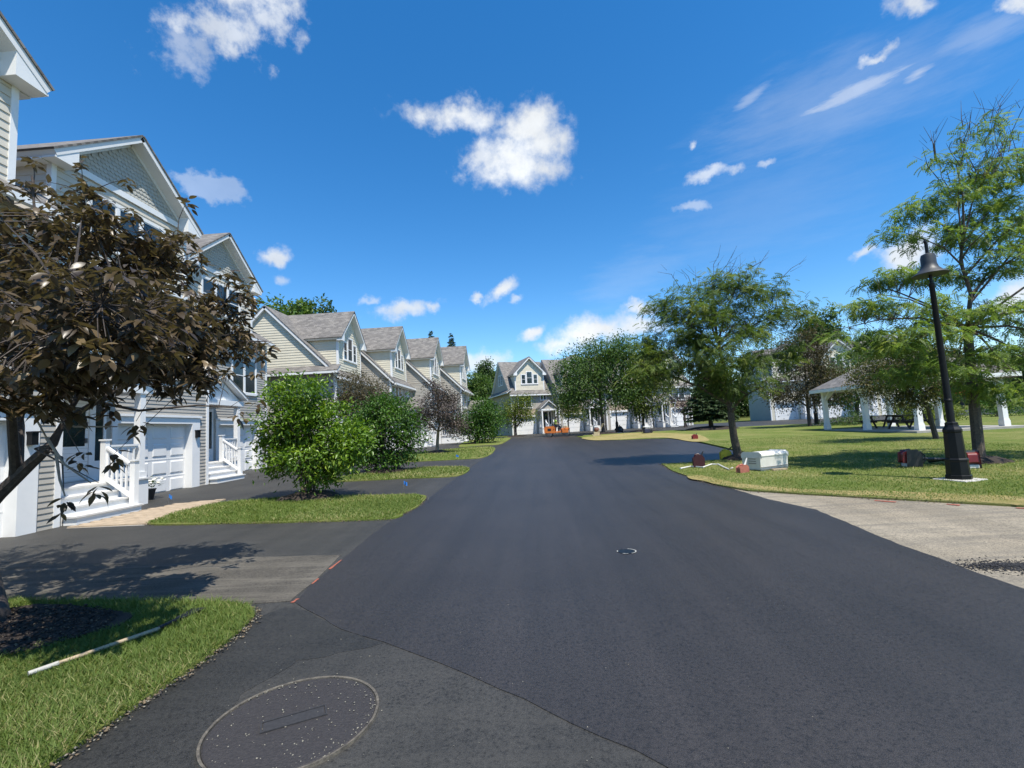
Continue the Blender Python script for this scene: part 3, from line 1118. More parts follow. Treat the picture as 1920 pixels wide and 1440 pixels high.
def corner_board(root, mb_list, name='corner_board'):
    q = MB()
    for b in mb_list:
        q.box(*b)
    return q.build(name, M['white'], root)


def fish_scales(root, mtx, poly, mat):
    """rows of round-ended shakes filling a gable"""
    zmin, zmax = min(p[1] for p in poly), max(p[1] for p in poly)
    e, w = 0.125, 0.135
    mb = MB()
    z = zmin
    r_ = 0
    while z < zmax - 0.05:
        s = span(poly, z + e * 0.8) or span(poly, z + 1e-4)
        if s is None:
            break
        x = s[0] + (w / 2 if r_ % 2 else 0)
        while x + w <= s[1] + 0.02:
            pts = [(x, -0.004, z + e)]
            for k in range(7):
                a = math.pi * k / 6
                pts.append((x + w / 2 - math.cos(a) * (w / 2 - 0.004), -0.026, z - math.sin(a) * 0.05 + 0.02))
            pts.append((x + w, -0.004, z + e))
            n = len(pts)
            low = [(p[0], p[1] + 0.014, p[2]) for p in pts[1:-1]]
            fs = [tuple(range(n))]
            for k in range(len(low) - 1):
                fs.append((1 + k, n + k, n + k + 1, 2 + k))
            mb.add([tuple(mtx @ Vector(p)) for p in pts + low], fs)
            x += w
        z += e
        r_ += 1
    o = mb.build('shake_shingles', mat, root)
    tag(o, kind='stuff')


I4 = Matrix.Identity(4)


def gable_house(X, Y, label, single):
    """three storey end of the near row: garage below, shingled gable above"""
    rt = thing('townhouse', label, 'townhouse', (X, Y, gz(X, Y)), R(90), 'townhouses with shingled gables')
    Wd = 7.1
    GX0, GX1, GZ = 3.42, 6.30, 2.22
    # body behind the boarded front
    MB().box(0.02, Wd - 0.02, 0.28, 9.5, -0.4, 6.35).build('wall', M['taupe'], rt)
    f = frame_m((0, 0, 0), (1, 0))
    lo = 0.115
    wall(rt, f, [(0.0, -0.05), (GX0 - 0.17, -0.05), (GX0 - 0.17, 6.35), (0.0, 6.35)], lo, M['taupe'], False)
    wall(rt, f, [(GX1 + 0.36, -0.05), (Wd - 0.10, -0.05), (Wd - 0.10, 6.35), (GX1 + 0.36, 6.35)], lo, M['taupe'], single)
    wall(rt, f, [(GX0 - 0.17, GZ + 0.26), (GX1 + 0.36, GZ + 0.26), (GX1 + 0.36, 6.35), (GX0 - 0.17, 6.35)], lo, M['taupe'], single)
    # garage surround and door
    q = MB()
    q.box(GX0 - 0.17, GX0, -0.05, 0.27, -0.05, GZ + 0.26)
    q.box(GX1, GX1 + 0.36, -0.05, 0.27, -0.05, GZ + 0.26)
    q.box(GX0, GX1, -0.05, 0.27, GZ, GZ + 0.26)
    q.box(GX0 - 0.22, GX1 + 0.40, -0.10, -0.051, GZ + 0.20, GZ + 0.27)
    q.build('garage_surround', M['white'], rt)
    garage_door(rt, GX0, GX1, GZ, 0.22, True)
    # far corner board, both floors
    corner_board(rt, [(Wd - 0.10, Wd + 0.025, -0.035, 0.27, -0.25, 6.34), (Wd - 0.06, Wd + 0.022, 0.27, 0.40, -0.25, 6.34)])
    # second floor windows
    window(rt, f, 4.35, 6.1, 3.75, 5.35, 2)
    window(rt, f, 1.0, 1.75, 4.6, 5.4, 1)
    # skirt roof between the floors and the lower roof beside the gable
    roof_plane(rt, (1.50, -0.38, 6.38), (6.25, -0.38, 6.38), (6.25, 0.30, 6.86), (1.50, 0.30, 6.86), True, 0.05, 0.12)
    roof_plane(rt, (-0.05, -0.38, 6.385), (1.62, -0.38, 6.385), (1.62, 4.9, 9.9), (-0.05, 4.9, 9.9), True, 0.05, 0.12)
    roof_plane(rt, (6.14, -0.38, 6.385), (Wd + 0.10, -0.38, 6.385), (Wd + 0.10, 4.9, 9.9), (6.14, 4.9, 9.9), True, 0.05, 0.12)
    MB().box(0.0, Wd + 0.06, -0.46, -0.33, 6.26, 6.38).build('gutter', M['white'], rt)
    # third floor with its gable
    x0, x1, yf = 1.59, 6.17, 0.20
    xm = (x0 + x1) / 2
    MB().box(x0 + 0.02, x1 - 0.02, yf + 0.2, 9.5, 6.3, 8.95).build('wall', M['beige'], rt)
    f2 = frame_m((0, yf, 0), (1, 0))
    hi = 0.178
    wall(rt, f2, [(x0 + 0.1, 6.6), (x1 - 0.1, 6.6), (x1 - 0.1, 8.94), (x0 + 0.1, 8.94)], hi, M['beige'], single, 0.18)
    fs = frame_m((x0, 5.2, 0), (0, -1))
    wall(rt, fs, [(0.0, 6.6), (5.2 - yf - 0.1, 6.6), (5.2 - yf - 0.1, 8.94), (0.0, 8.94)], hi, M['beige'], False, 0.15)
    corner_board(rt, [(x0 - 0.03, x0 + 0.1, yf - 0.035, yf + 0.1, 6.3, 8.93)])
    corner_board(rt, [(x1 - 0.1, x1 + 0.03, yf - 0.035, yf + 0.1, 6.3, 8.93)])
    pk = 11.0
    gab = MB().prism([(x0 + 0.02, yf + 0.002, 8.95), (x1 - 0.02, yf + 0.002, 8.95), (xm, yf + 0.002, pk - 0.10)], (0, 8.5, 0)).build('gable', M['scale'], rt)
    fish_scales(gab, f2, [(x0 + 0.3, 9.16), (x1 - 0.3, 9.16), (xm, pk - 0.2)], M['scale'])
    MB().box(x0 - 0.02, x1 + 0.02, yf - 0.055, yf - 0.001, 8.95, 9.13).build('gable_trim', M['white'], rt)
    q = MB()
    for s in (-1, 1):
        q.beam((xm + s * 2.2, yf - 0.012, 9.08), (xm, yf - 0.012, pk - 0.22), 0.03, 0.12)
    q.build('gable_trim', M['white'], rt)
    sl = (pk - 9.0) / 2.60
    yb, yq = yf - 0.42, 9.7
    roof_plane(rt, (xm - 2.62, yb, pk - sl * 2.62), (xm - 2.62, yq, pk - sl * 2.62), (xm, yq, pk), (xm, yb, pk))
    roof_plane(rt, (xm + 2.62, yq, pk - sl * 2.62), (xm + 2.62, yb, pk - sl * 2.62), (xm, yb, pk), (xm, yq, pk))
    # cornice returns and soffits at the eaves
    for s in (-1, 1):
        q = MB()
        a, b = (xm + s * 2.56, xm + s * 1.95)
        e = xm + s * 2.27
        ze = pk - sl * 2.56 - 0.17
        q.prism([(a, yb + 0.04, ze - 0.04), (b, yb + 0.04, ze - 0.04), (b, yb + 0.04, ze + sl * 0.61), (a, yb + 0.04, ze)], (0, 0.36, 0))
        q.box(min(a, e), max(a, e), yb + 0.42, 9.5, ze - 0.06, ze - 0.01)
        q.build('cornice_return', M['white'], rt)
    window(rt, f2, xm - 1.25, xm + 1.25, 7.25, 8.55, 3)
    # entrance: landing, steps, rails, little roof
    MB().box(0.10, 2.85, -1.45, -0.03, -0.2, 0.68).build('landing', M['white'], rt)
    MB().box(0.08, 2.87, -1.49, -0.025, 0.682, 0.72).build('landing_deck', M['white_worn'], rt)
    stairs(rt, 0.06, 1.68, -2.30, 4, 0.18, 0.2833, 0.72)
    railing(rt, (1.60, -1.42, 0.72), (1.60, -2.16, 0.20), 6, 0.86, True, True)
    railing(rt, (1.70, -1.38, 0.72), (2.56, -1.38, 0.72), 5, 0.86, False, False)
    column(rt, 2.68, -1.33, 0.72, 3.0)
    column(rt, 0.16, -1.33, 0.72, 3.0, 0.14)
    gable_roof_small(rt, 0.06, 2.95, -1.45, -0.02, 3.22, 4.18, M['white'])
    entry_door(rt, 2.12, 0.72, 0.0, mat='white2')
    # wall lantern beside the garage
    ln = MB().box(GX1 + 0.12, GX1 + 0.24, -0.16, -0.05, 1.75, 1.98)
    ln.box(GX1 + 0.10, GX1 + 0.26, -0.18, -0.05, 1.98, 2.01)
    ln.build('wall_lantern', M['black_metal'], rt)
    return rt


LBL = 'three storey townhouse with shingled gable and white garage, '
gable_house(-9.70, 2.10, LBL + 'cut off behind the bronze tree', True)
gable_house(-11.69, 9.22, LBL + 'its white steps behind the bronze tree', True)
gable_house(-13.69, 16.34, LBL + 'beside the bright green shrub', True)


def dormer_house(label, group, first=False, mirror=False, side_windows=True, upper='cream', lower='taupe', side='taupe', band=False):
    """two storey unit with a big gabled dormer in a steep roof"""
    rt = thing('townhouse', label, 'townhouse', (0, 0, 0), 0, group)
    Wd, E, HD, PK = 5.6, 5.35, 4.4, 9.75

    def X(x):
        return Wd - x if mirror else x

    def bx(mbx, x0, x1, *r_):
        a, b = sorted((X(x0), X(x1)))
        return mbx.box(a, b, *r_)

    f = frame_m((0, 0, 0), (1, 0))
    gx0, gx1, GZ = 0.62, 3.02, 2.16
    ml = M[lower]
    MB().box(0.02, Wd - 0.02, 0.28, 2 * HD, -0.5, E).build('wall', ml, rt)
    for (a, b, z0, z1, mm) in ((0.0, gx0 - 0.15, -0.1, E, ml), (gx1 + 0.15, Wd, -0.1, E, ml),
                               (gx0 - 0.15, gx1 + 0.15, GZ + 0.22, 3.2 if band else E, M['tan_band'] if band else ml)):
        a, b = sorted((X(a), X(b)))
        wall(rt, f, [(a + 0.004, z0), (b - 0.004, z0), (b - 0.004, z1), (a + 0.004, z1)], 0.12, mm)
    if band:
        a, b = sorted((X(gx0 - 0.15), X(gx1 + 0.15)))
        wall(rt, f, [(a + 0.004, 3.2), (b - 0.004, 3.2), (b - 0.004, E), (a + 0.004, E)], 0.12, ml)
    q = MB()
    bx(q, gx0 - 0.15, gx0, -0.05, 0.27, -0.1, GZ + 0.22)
    bx(q, gx1, gx1 + 0.15, -0.05, 0.27, -0.1, GZ + 0.22)
    bx(q, gx0, gx1, -0.05, 0.27, GZ, GZ + 0.22)
    q.build('garage_surround', M['white'], rt)
    a, b = sorted((X(gx0), X(gx1)))
    garage_door(rt, a, b, GZ, 0.2, False)
    corner_board(rt, [(-0.03, 0.11, -0.035, 0.11, -0.3, E - 0.01)])
    corner_board(rt, [(Wd - 0.11, Wd + 0.03, -0.035, 0.11, -0.3, E - 0.01)])
    a, b = sorted((X(0.95), X(2.65)))
    window(rt, f, a, b, 3.35, 4.85, 2)
    a, b = sorted((X(3.95), X(4.65)))
    window(rt, f, a, b, 4.25, 4.85, 2)
    # end wall towards -x
    fs = frame_m((0, 2 * HD, 0), (0, -1))
    wall(rt, fs, [(0.0, -0.1), (2 * HD - 0.12, -0.1), (2 * HD - 0.12, E), (0.0, E)], 0.12, ml if not first else M[side if side != 'cream' else lower], False, 0.1)
    gp = [(0.12, E + 0.02), (2 * HD - 0.12, E + 0.02), (HD, PK - 0.12)]
    wall(rt, fs, gp, 0.165, M[side], False, 0.1)
    if first:
        roof_plane(rt, (-0.55, 2 * HD, E - 0.02), (-0.55, -0.36, E - 0.02), (0.0, -0.36, E + 0.40), (0.0, 2 * HD, E + 0.40), True, 0.04, 0.10)
        MB().box(-0.60, -0.52, -0.36, 2 * HD, E - 0.16, E - 0.03).build('gutter', M['white'], rt)
        if side_windows:
            window(rt, fs, 3.9, 4.4, 6.6, 7.9, 1)
            window(rt, fs, 5.0, 5.5, 6.6, 7.9, 1)
            window(rt, fs, 4.6, 5.5, 3.2, 4.7, 2)
    # end wall on the other side, plain
    fe = frame_m((Wd, 0, 0), (0, 1))
    wall(rt, fe, gp, 0.165, ml, False, 0.1)
    # main roof
    sl = (PK - E) / HD
    ey = -0.36
    ez = E + sl * ey
    roof_plane(rt, (-0.22, ey, ez), (Wd + 0.22, ey, ez), (Wd + 0.22, HD, PK), (-0.22, HD, PK))
    roof_plane(rt, (Wd + 0.22, 2 * HD - ey, ez), (-0.22, 2 * HD - ey, ez), (-0.22, HD, PK), (Wd + 0.22, HD, PK))
    MB().box(-0.22, Wd + 0.22, ey - 0.11, ey + 0.02, ez - 0.17, ez - 0.02).build('gutter', M['white'], rt)
    MB().box(0.0, Wd, ey + 0.03, 0.0, ez - 0.20, ez - 0.155).build('soffit', M['soffit'], rt)
    # dormer
    d0, d1, dy = 0.68, 4.55, 0.10
    dm = (d0 + d1) / 2
    ze, zp = 7.78, 9.68
    a, b = sorted((X(d0), X(d1)))
    m_ = (a + b) / 2
    mu = M[upper]
    dw = MB()
    dw.box(a + 0.02, b - 0.02, dy + 0.12, 3.0, 5.3, ze)
    dw.prism([(a + 0.02, dy + 0.12, ze), (b - 0.02, dy + 0.12, ze), (m_, dy + 0.12, zp - 0.12)], (0, 3.6, 0))
    dw.build('dormer', mu, rt)
    fd = frame_m((0, dy, 0), (1, 0))
    wall(rt, fd, [(a, 5.55), (b, 5.55), (b, ze - 0.05), (m_, zp - 0.16), (a, ze - 0.05)], 0.165, mu, False, 0.12)
    wall(rt, frame_m((a, 3.0, 0), (0, -1)), [(0.0, 5.6), (2.9 - 0.05, 5.6), (2.9 - 0.05, ze), (0.0, ze)], 0.165, mu, False, 0.1)
    wall(rt, frame_m((b, dy, 0), (0, 1)), [(0.05, 5.6), (2.9, 5.6), (2.9, ze), (0.05, ze)], 0.165, mu, False, 0.1)
    corner_board(rt, [(a - 0.03, a + 0.09, dy - 0.035, dy + 0.1, 5.45, ze - 0.02)])
    corner_board(rt, [(b - 0.09, b + 0.03, dy - 0.035, dy + 0.1, 5.45, ze - 0.02)])
    ds = (zp - ze) / ((b - a) / 2)
    oh = 0.30
    za = ze - ds * oh + 0.08
    y0_ = dy - 0.40
    roof_plane(rt, (a - oh, y0_, za), (a - oh, 4.35, za), (m_, 4.35, zp + 0.08), (m_, y0_, zp + 0.08), True, 0.045, 0.15)
    roof_plane(rt, (b + oh, 4.35, za), (b + oh, y0_, za), (m_, y0_, zp + 0.08), (m_, 4.35, zp + 0.08), True, 0.045, 0.15)
    for s, e in ((-1, a), (1, b)):
        q = MB()
        o_ = e + s * (oh - 0.03)
        i_ = e - s * 0.22
        zc = za - 0.13
        q.prism([(o_, y0_ + 0.03, zc - 0.04), (i_, y0_ + 0.03, zc - 0.04), (i_, y0_ + 0.03, zc + ds * 0.48), (o_, y0_ + 0.03, zc)], (0, 0.33, 0))
        q.build('cornice_return', M['white'], rt)
    window(rt, fd, m_ - 0.36, m_ + 0.36, 6.35, 7.85, 1, 0.075)
    window(rt, fd, m_ - 1.06, m_ - 0.54, 6.35, 7.50, 1, 0.075)
    window(rt, fd, m_ + 0.54, m_ + 1.06, 6.35, 7.50, 1, 0.075)
    # entrance
    p0, p1 = sorted((X(3.42), X(5.42)))
    MB().box(p0, p1, -1.45, -0.03, -0.3, 0.62).build('landing', M['white'], rt)
    MB().box(p0 - 0.03, p1 + 0.03, -1.49, -0.025, 0.622, 0.66).build('landing_deck', M['white_worn'], rt)
    stairs(rt, p0 + 0.45, p1 - 0.45, -2.30, 4, 0.165, 0.2833, 0.66)
    railing(rt, (p1 - 0.5, -1.42, 0.66), (p1 - 0.5, -2.16, 0.18), 5, 0.85, True, True)
    railing(rt, (p0 + 0.5, -1.42, 0.66), (p0 + 0.5, -2.16, 0.18), 5, 0.85, True, True)
    railing(rt, (p0 + 0.05, -1.30, 0.66), (p0 + 0.05, -0.05, 0.66), 7, 0.85, False, False)
    column(rt, p0 + 0.09, -1.36, 0.66, 2.95, 0.15)
    column(rt, p1 - 0.09, -1.36, 0.66, 2.95, 0.15)
    gable_roof_small(rt, p0 - 0.05, p1 + 0.05, -1.45, -0.02, 3.12, 4.15, M[lower])
    entry_door(rt, (p0 + p1) / 2 - 0.1, 0.66, 0.0)
    return rt


def place_row(ox, oy, rz, specs, step=1.75, width=5.6):
    """staggered units; specs: list of (prototype, label)"""
    u = Vector((math.cos(rz), math.sin(rz)))
    v = Vector((math.sin(rz), -math.cos(rz)))
    used = set()
    for k, (proto, label) in enumerate(specs):
        p = Vector((ox, oy)) + u * (width * k) + v * (step * k)
        o = proto if id(proto) not in USED else copy_tree(proto)
        USED.add(id(proto))
        o.location = (p.x, p.y, gz(p.x, p.y))
        o.rotation_euler = (0, 0, rz)
        o['label'] = label


USED = set()
ROWG = 'dormered townhouses along the left kerb'
FARG = 'dormered townhouses facing up the road'
RIGHTG = 'pale townhouses beyond the picnic shelter'
pa = dormer_house('x', ROWG, first=True, side='cream', side_windows=False)
pb = dormer_house('x', ROWG)
DL = 'taupe townhouse with cream gabled dormer, '
place_row(-12.17, 28.4, R(90), [
    (pa, DL + 'its broad cream end wall facing the near gabled houses'),
    (pb, DL + 'second in its row, behind the dark green shrub'),
    (pb, DL + 'third in its row, behind the dusty purple tree'),
    (pb, DL + 'last of its row, nearest the far woods')])
pf = dormer_house('x', FARG, first=True, side='taupe', band=True)
pg = dormer_house('x', FARG, band=True)
ph = dormer_house('x', FARG, mirror=True, band=True)
place_row(-2.78, 58.2, R(20), [
    (pf, 'taupe townhouse at the road end with shaded side wall and orange roller before it'),
    (pg, 'taupe townhouse at the road end, second from the shaded side wall'),
    (pg, 'taupe townhouse at the road end, third, behind the street trees'),
    (ph, 'taupe townhouse at the road end, last one, beside the spruce')])
for o_ in (pg, ph):
    pass
pr = dormer_house('x', RIGHTG, first=True, side='shade_side', lower='cream', upper='cream')
prb = dormer_house('x', RIGHTG, lower='cream', upper='cream', side='cream')
place_row(30.4, 62.0, R(-8), [
    (pr, 'pale cream townhouse with shade-toned end wall behind the leaning-limbed tree'),
    (prb, 'pale cream townhouse second from the shade-toned end wall'),
    (prb, 'pale cream townhouse third along, behind the picnic shelter')], step=0.9)
# ================================================================== objects
def gloc(px, py, dz=0.0):
    p = G(px, py)
    return Vector((p.x, p.y, gz(p.x, p.y) + dz))


def street_lamp(label):
    t = thing('street_lamp', label, 'street lamp', group='black street lamps')
    MB().box(-0.34, 0.34, -0.34, 0.34, -0.15, 0.045).build('footing', M['concrete'], t, bevel=0.02)

    def octp(r):
        return r
    q = MB()
    q.lathe([(0.235, 0.045), (0.235, 0.11), (0.215, 0.12), (0.205, 0.36), (0.215, 0.37), (0.215, 0.40), (0.185, 0.42), (0.165, 0.88), (0.175, 0.90),
             (0.175, 0.94), (0.135, 0.99), (0.12, 1.02), (0.12, 1.06), (0.085, 1.08)], 8)
    q.build('base', M['black_metal'], t)
    q = MB().lathe([(0.075, 1.06), (0.072, 1.45), (0.082, 1.46), (0.082, 1.49), (0.07, 1.50), (0.052, 3.62), (0.060, 3.63), (0.060, 3.70), (0.034, 3.71),
                    (0.034, 3.98)], 14)
    q.build('pole', M['black_metal'], t, True)
    q = MB().lathe([(0.335, 3.86), (0.345, 3.87), (0.33, 3.885), (0.24, 3.93), (0.17, 4.0), (0.145, 4.08), (0.145, 4.20), (0.125, 4.26), (0.06, 4.285)], 24)
    s = q.build('lamp_shade', M['shade_metal'], t, True)
    MB().lathe([(0.09, 3.87), (0.10, 3.89), (0.10, 3.93), (0.05, 3.96)], 14).build('lens', M['cooler'], s, True)
    q = MB().tube([(0, 0, 4.27), (0, 0, 4.47), (-0.01, 0, 4.50), (-0.03, 0, 4.52), (-0.05, 0, 4.53)], [0.035, 0.035, 0.034, 0.03, 0.022], 10)
    q.build('top_pipe', M['black_metal'], t, True)
    return t


lamp = street_lamp('black street lamp with bell shade beside the tall honey locust')
lamp.location = gloc(1799, 902)
lamp.scale = (0.86, 0.86, 1.06)
lamp.rotation_euler = (0, 0, 0.3)
l2 = copy_tree(lamp)
l2.location = Vector((P(1157, 800, 47.0).x, 47.0, gz(0, 47.0)))
l2['label'] = 'black street lamp between the street trees on the dry grass'
l3 = copy_tree(lamp)
l3.location = Vector((P(1531, 790, 40.0).x, 40.0, gz(0, 40.0)))
l3['label'] = 'black street lamp just beyond the corner of the picnic shelter'

# ------------------------------------------------------------------ picnic shelter
PX0, PX1, PY0, PY1 = 18.85, 22.85, 24.1, 31.4
pz = gz(0, 27.7)
sh = thing('picnic_shelter', 'white posted picnic shelter with grey hipped roof on a concrete slab', 'pavilion', ((PX0 + PX1) / 2, (PY0 + PY1) / 2, pz))
hw, hl = (PX1 - PX0) / 2, (PY1 - PY0) / 2
MB().box(-hw - 0.7, hw + 0.7, -hl - 0.7, hl + 0.7, -0.3, 0.075).build('slab', M['slab'], sh)
for sx in (-1, 1):
    for yy in (-hl, 0.0, hl):
        x, y = sx * hw, yy
        q = MB().box(x - 0.12, x + 0.12, y - 0.12, y + 0.12, 0.075, 2.62)
        q.box(x - 0.15, x + 0.15, y - 0.15, y + 0.15, 0.075, 0.36)
        q.box(x - 0.135, x + 0.135, y - 0.135, y + 0.135, 0.36, 0.42)
        o = q.build('post', M['white'], sh)
        for d in ((-sx, 0), (0, 1), (0, -1)):
            if (d[1] == 1 and yy == hl) or (d[1] == -1 and yy == -hl):
                continue
            MB().beam((x + d[0] * 0.1, y + d[1] * 0.1, 1.98), (x + d[0] * 0.62, y + d[1] * 0.62, 2.50), 0.10, 0.12).build('brace', M['white'], o)
q = MB()
for sx in (-1, 1):
    q.box(sx * hw - 0.1, sx * hw + 0.1, -hl - 0.12, hl + 0.12, 2.55, 2.80)
for sy in (-1, 1):
    q.box(-hw + 0.1, hw - 0.1, sy * hl - 0.1, sy * hl + 0.1, 2.55, 2.80)
q.build('beam', M['white'], sh)
oh = 0.55
ex, ey_, ez_, rz_ = hw + oh, hl + oh, 2.62, 4.15
rl = hl - hw * 0.9
for (a, b, c, d) in (((-ex, ey_, ez_), (-ex, -ey_, ez_), (0, -rl, rz_), (0, rl, rz_)), ((ex, -ey_, ez_), (ex, ey_, ez_), (0, rl, rz_), (0, -rl, rz_)),
                     ((-ex, -ey_, ez_), (ex, -ey_, ez_), (0.001, -rl, rz_), (-0.001, -rl, rz_)),
                     ((ex, ey_, ez_), (-ex, ey_, ez_), (-0.001, rl, rz_), (0.001, rl, rz_))):
    roof_plane(sh, a, b, c, d, False)
q = MB()
for sx in (-1, 1):
    q.box(sx * ex - 0.03, sx * ex + 0.03, -ey_ - 0.03, ey_ + 0.03, ez_ - 0.17, ez_ + 0.03)
for sy in (-1, 1):
    q.box(-ex + 0.03, ex - 0.03, sy * ey_ - 0.03, sy * ey_ + 0.03, ez_ - 0.17, ez_ + 0.03)
q.build('fascia', M['white'], sh)
MB().box(-ex + 0.03, ex - 0.03, -ey_ + 0.03, ey_ - 0.03, ez_ + 0.0, ez_ + 0.03).build('ceiling', M['soffit'], sh)


def picnic_table(label, x, y, z, rz):
    t = thing('picnic_table', label, 'picnic table', (x, y, z), rz, 'picnic tables in the shelter')
    for k in range(5):
        MB().box(-0.92, 0.92, -0.36 + k * 0.147, -0.36 + k * 0.147 + 0.135, 0.71, 0.75).build('top_plank', M['picnic'], t)
    for s in (-1, 1):
        for k in range(2):
            y0 = s * 0.62 + (k - 1) * 0.145
            MB().box(-0.92, 0.92, y0, y0 + 0.135, 0.42, 0.46).build('bench_plank', M['picnic'], t)
        q = MB()
        x_ = s * 0.62
        q.beam((x_, -0.22, 0.71), (x_, -0.68, 0.0), 0.04, 0.10, (1, 0, 0))
        q.beam((x_, 0.22, 0.71), (x_, 0.68, 0.0), 0.04, 0.10, (1, 0, 0))
        q.box(x_ - 0.02, x_ + 0.02, -0.76, 0.76, 0.33, 0.42)
        q.box(x_ - 0.02, x_ + 0.02, -0.36, 0.36, 0.64, 0.71)
        q.build('leg_frame', M['picnic'], t)
    return t


picnic_table('dark picnic table standing near the middle posts of the shelter', 20.6, 27.0, pz + 0.075, 0.1)
picnic_table('dark picnic table at the far end of the shelter', 21.0, 29.8, pz + 0.075, -0.05)
# hanging basket under the eave
bp = P(1797, 742, 24.0)
hb = thing('hanging_basket', 'basket of red flowers hanging from the picnic shelter roof', 'flower basket', (bp.x, 23.8, bp.z))
MB().lathe([(0.05, -0.2), (0.16, -0.12), (0.19, 0.0), (0.17, 0.02)], 12).build('basket', M['picnic'], hb)
MB().tube([(0, 0, 0.0), (0, 0, max(0.3, pz + 2.5 - bp.z))], 0.006, 5).build('hanger', M['black'], hb)
rr_ = random.Random(3)
q = MB()
for k in range(46):
    a = rr_.uniform(0, 6.28)
    r_ = 0.22 * math.sqrt(rr_.random())
    c = (r_ * math.cos(a), r_ * math.sin(a), rr_.uniform(-0.06, 0.20))
    q.blob(c, 0.045, k, 0.3, 6, 4)
q.build('flowers', M['flower_red'], hb)


# ------------------------------------------------------------------ cooler and fuel cans under the tree
def cooler(loc, rz):
    t = thing('cooler', 'white hard plastic cooler standing on the grass by the fuel cans', 'cooler', loc, rz)
    q = MB()
    q.prism([(-0.52, -0.27, 0.03), (0.52, -0.27, 0.03), (0.54, -0.29, 0.36), (-0.54, -0.29, 0.36)], (0, 0.56, 0))
    q.build('body', M['cooler'], t, bevel=0.03)
    q = MB()
    q.prism([(-0.555, -0.305, 0.365), (-0.555, 0.285, 0.365), (-0.555, 0.285, 0.43), (-0.555, 0.22, 0.475), (-0.555, -0.24, 0.475), (-0.555, -0.305, 0.43)],
            (1.11, 0, 0))
    q.build('lid', M['cooler'], t, bevel=0.025)
    q = MB()
    for k in range(2):
        q.box(-0.545, 0.545, -0.295, -0.272, 0.055 + k * 0.05, 0.072 + k * 0.05)
    q.build('rib', M['cooler_dark'], t)
    for s in (-1, 1):
        q = MB()
        for k in range(3):
            q.box(s * 0.53 - 0.012, s * 0.53 + 0.012, -0.13, 0.11, 0.20 + k * 0.055, 0.218 + k * 0.055)
        q.build('handle', M['cooler_dark'], t)
    for x in (-0.42, 0.42):
        MB().box(x - 0.06, x + 0.06, -0.24, 0.24, 0.0, 0.03).build('foot', M['cooler_dark'], t)
    return t


ck = cooler(gloc(1436, 881), R(27))
ck.scale = (0.92, 0.95, 1.0)


def fuel_can(name_label, loc, mat, h, w, rz, spout=(0.10, 0.16), cap='black', lie=False):
    t = thing('fuel_can', name_label, 'fuel can', loc, rz, 'fuel cans left on the grass')
    h, w = h * 0.86, w * 0.80
    q = MB()
    d = w * 0.62
    pr = [(-w / 2, 0.0), (w / 2, 0.0), (w / 2, h * 0.72), (w * 0.30, h * 0.92), (-w * 0.12, h * 0.92), (-w / 2, h * 0.70)]
    q.prism([(x, -d / 2, z) for (x, z) in pr], (0, d, 0))
    q.build('body', M[mat], t, bevel=0.02)
    q = MB().tube([(-w * 0.40, 0, h * 0.74), (-w * 0.30, 0, h * 0.98), (w * 0.02, 0, h * 1.03), (w * 0.22, 0, h * 0.90)], 0.020, 8)
    q.build('handle', M[mat], t, True)
    q = MB().tube([(w * 0.30, 0, h * 0.88), (w * 0.36, 0, h * 0.97), (w * 0.36 + spout[0], 0, h * 0.97 + spout[1])], [0.032, 0.026, 0.013], 8)
    q.build('spout', M[cap], t, True)
    return t


fuel_can('dark red fuel can standing in the shade at the grass edge', gloc(1311, 878), 'dark_red', 0.46, 0.34, R(-8), (0.05, 0.10))
fuel_can('yellow fuel can with dark spout behind the tree trunk', gloc(1361, 862), 'yellow', 0.38, 0.36, R(-5), (0.15, 0.12))
fuel_can('sun faded red fuel can with pale spout before the white cooler', gloc(1393, 888), 'faded_red', 0.26, 0.30, R(20), (0.08, 0.16), 'pvc')
fuel_can('small bright red fuel can alone on the lawn near the spruce', gloc(1303, 824), 'red', 0.34, 0.36, R(15), (0.06, 0.08))

# pale hose lying in the grass
pts = [gloc(px, py, 0.055) for (px, py) in ((1276, 882), (1296, 878), (1318, 880), (1334, 874), (1347, 874), (1358, 880), (1367, 884), (1374, 881))]
h_ = MB().tube([p - pts[0] for p in pts], 0.022, 7).build('hose', M['pvc'], None, True)
h_.location = pts[0]
tag(h_, 'white hose lying in the grass between the fuel cans', 'hose')
wp = gloc(1462, 884, 0.045)
q = MB().box(-0.20, 0.20, -0.04, 0.04, -0.02, 0.03).build('timber_offcut', M['wood'], None, bevel=0.008)
q.location = wp
q.rotation_euler = (0, 0, 0.2)
tag(q, 'pale timber offcut lying at the foot of the cooler', 'timber')


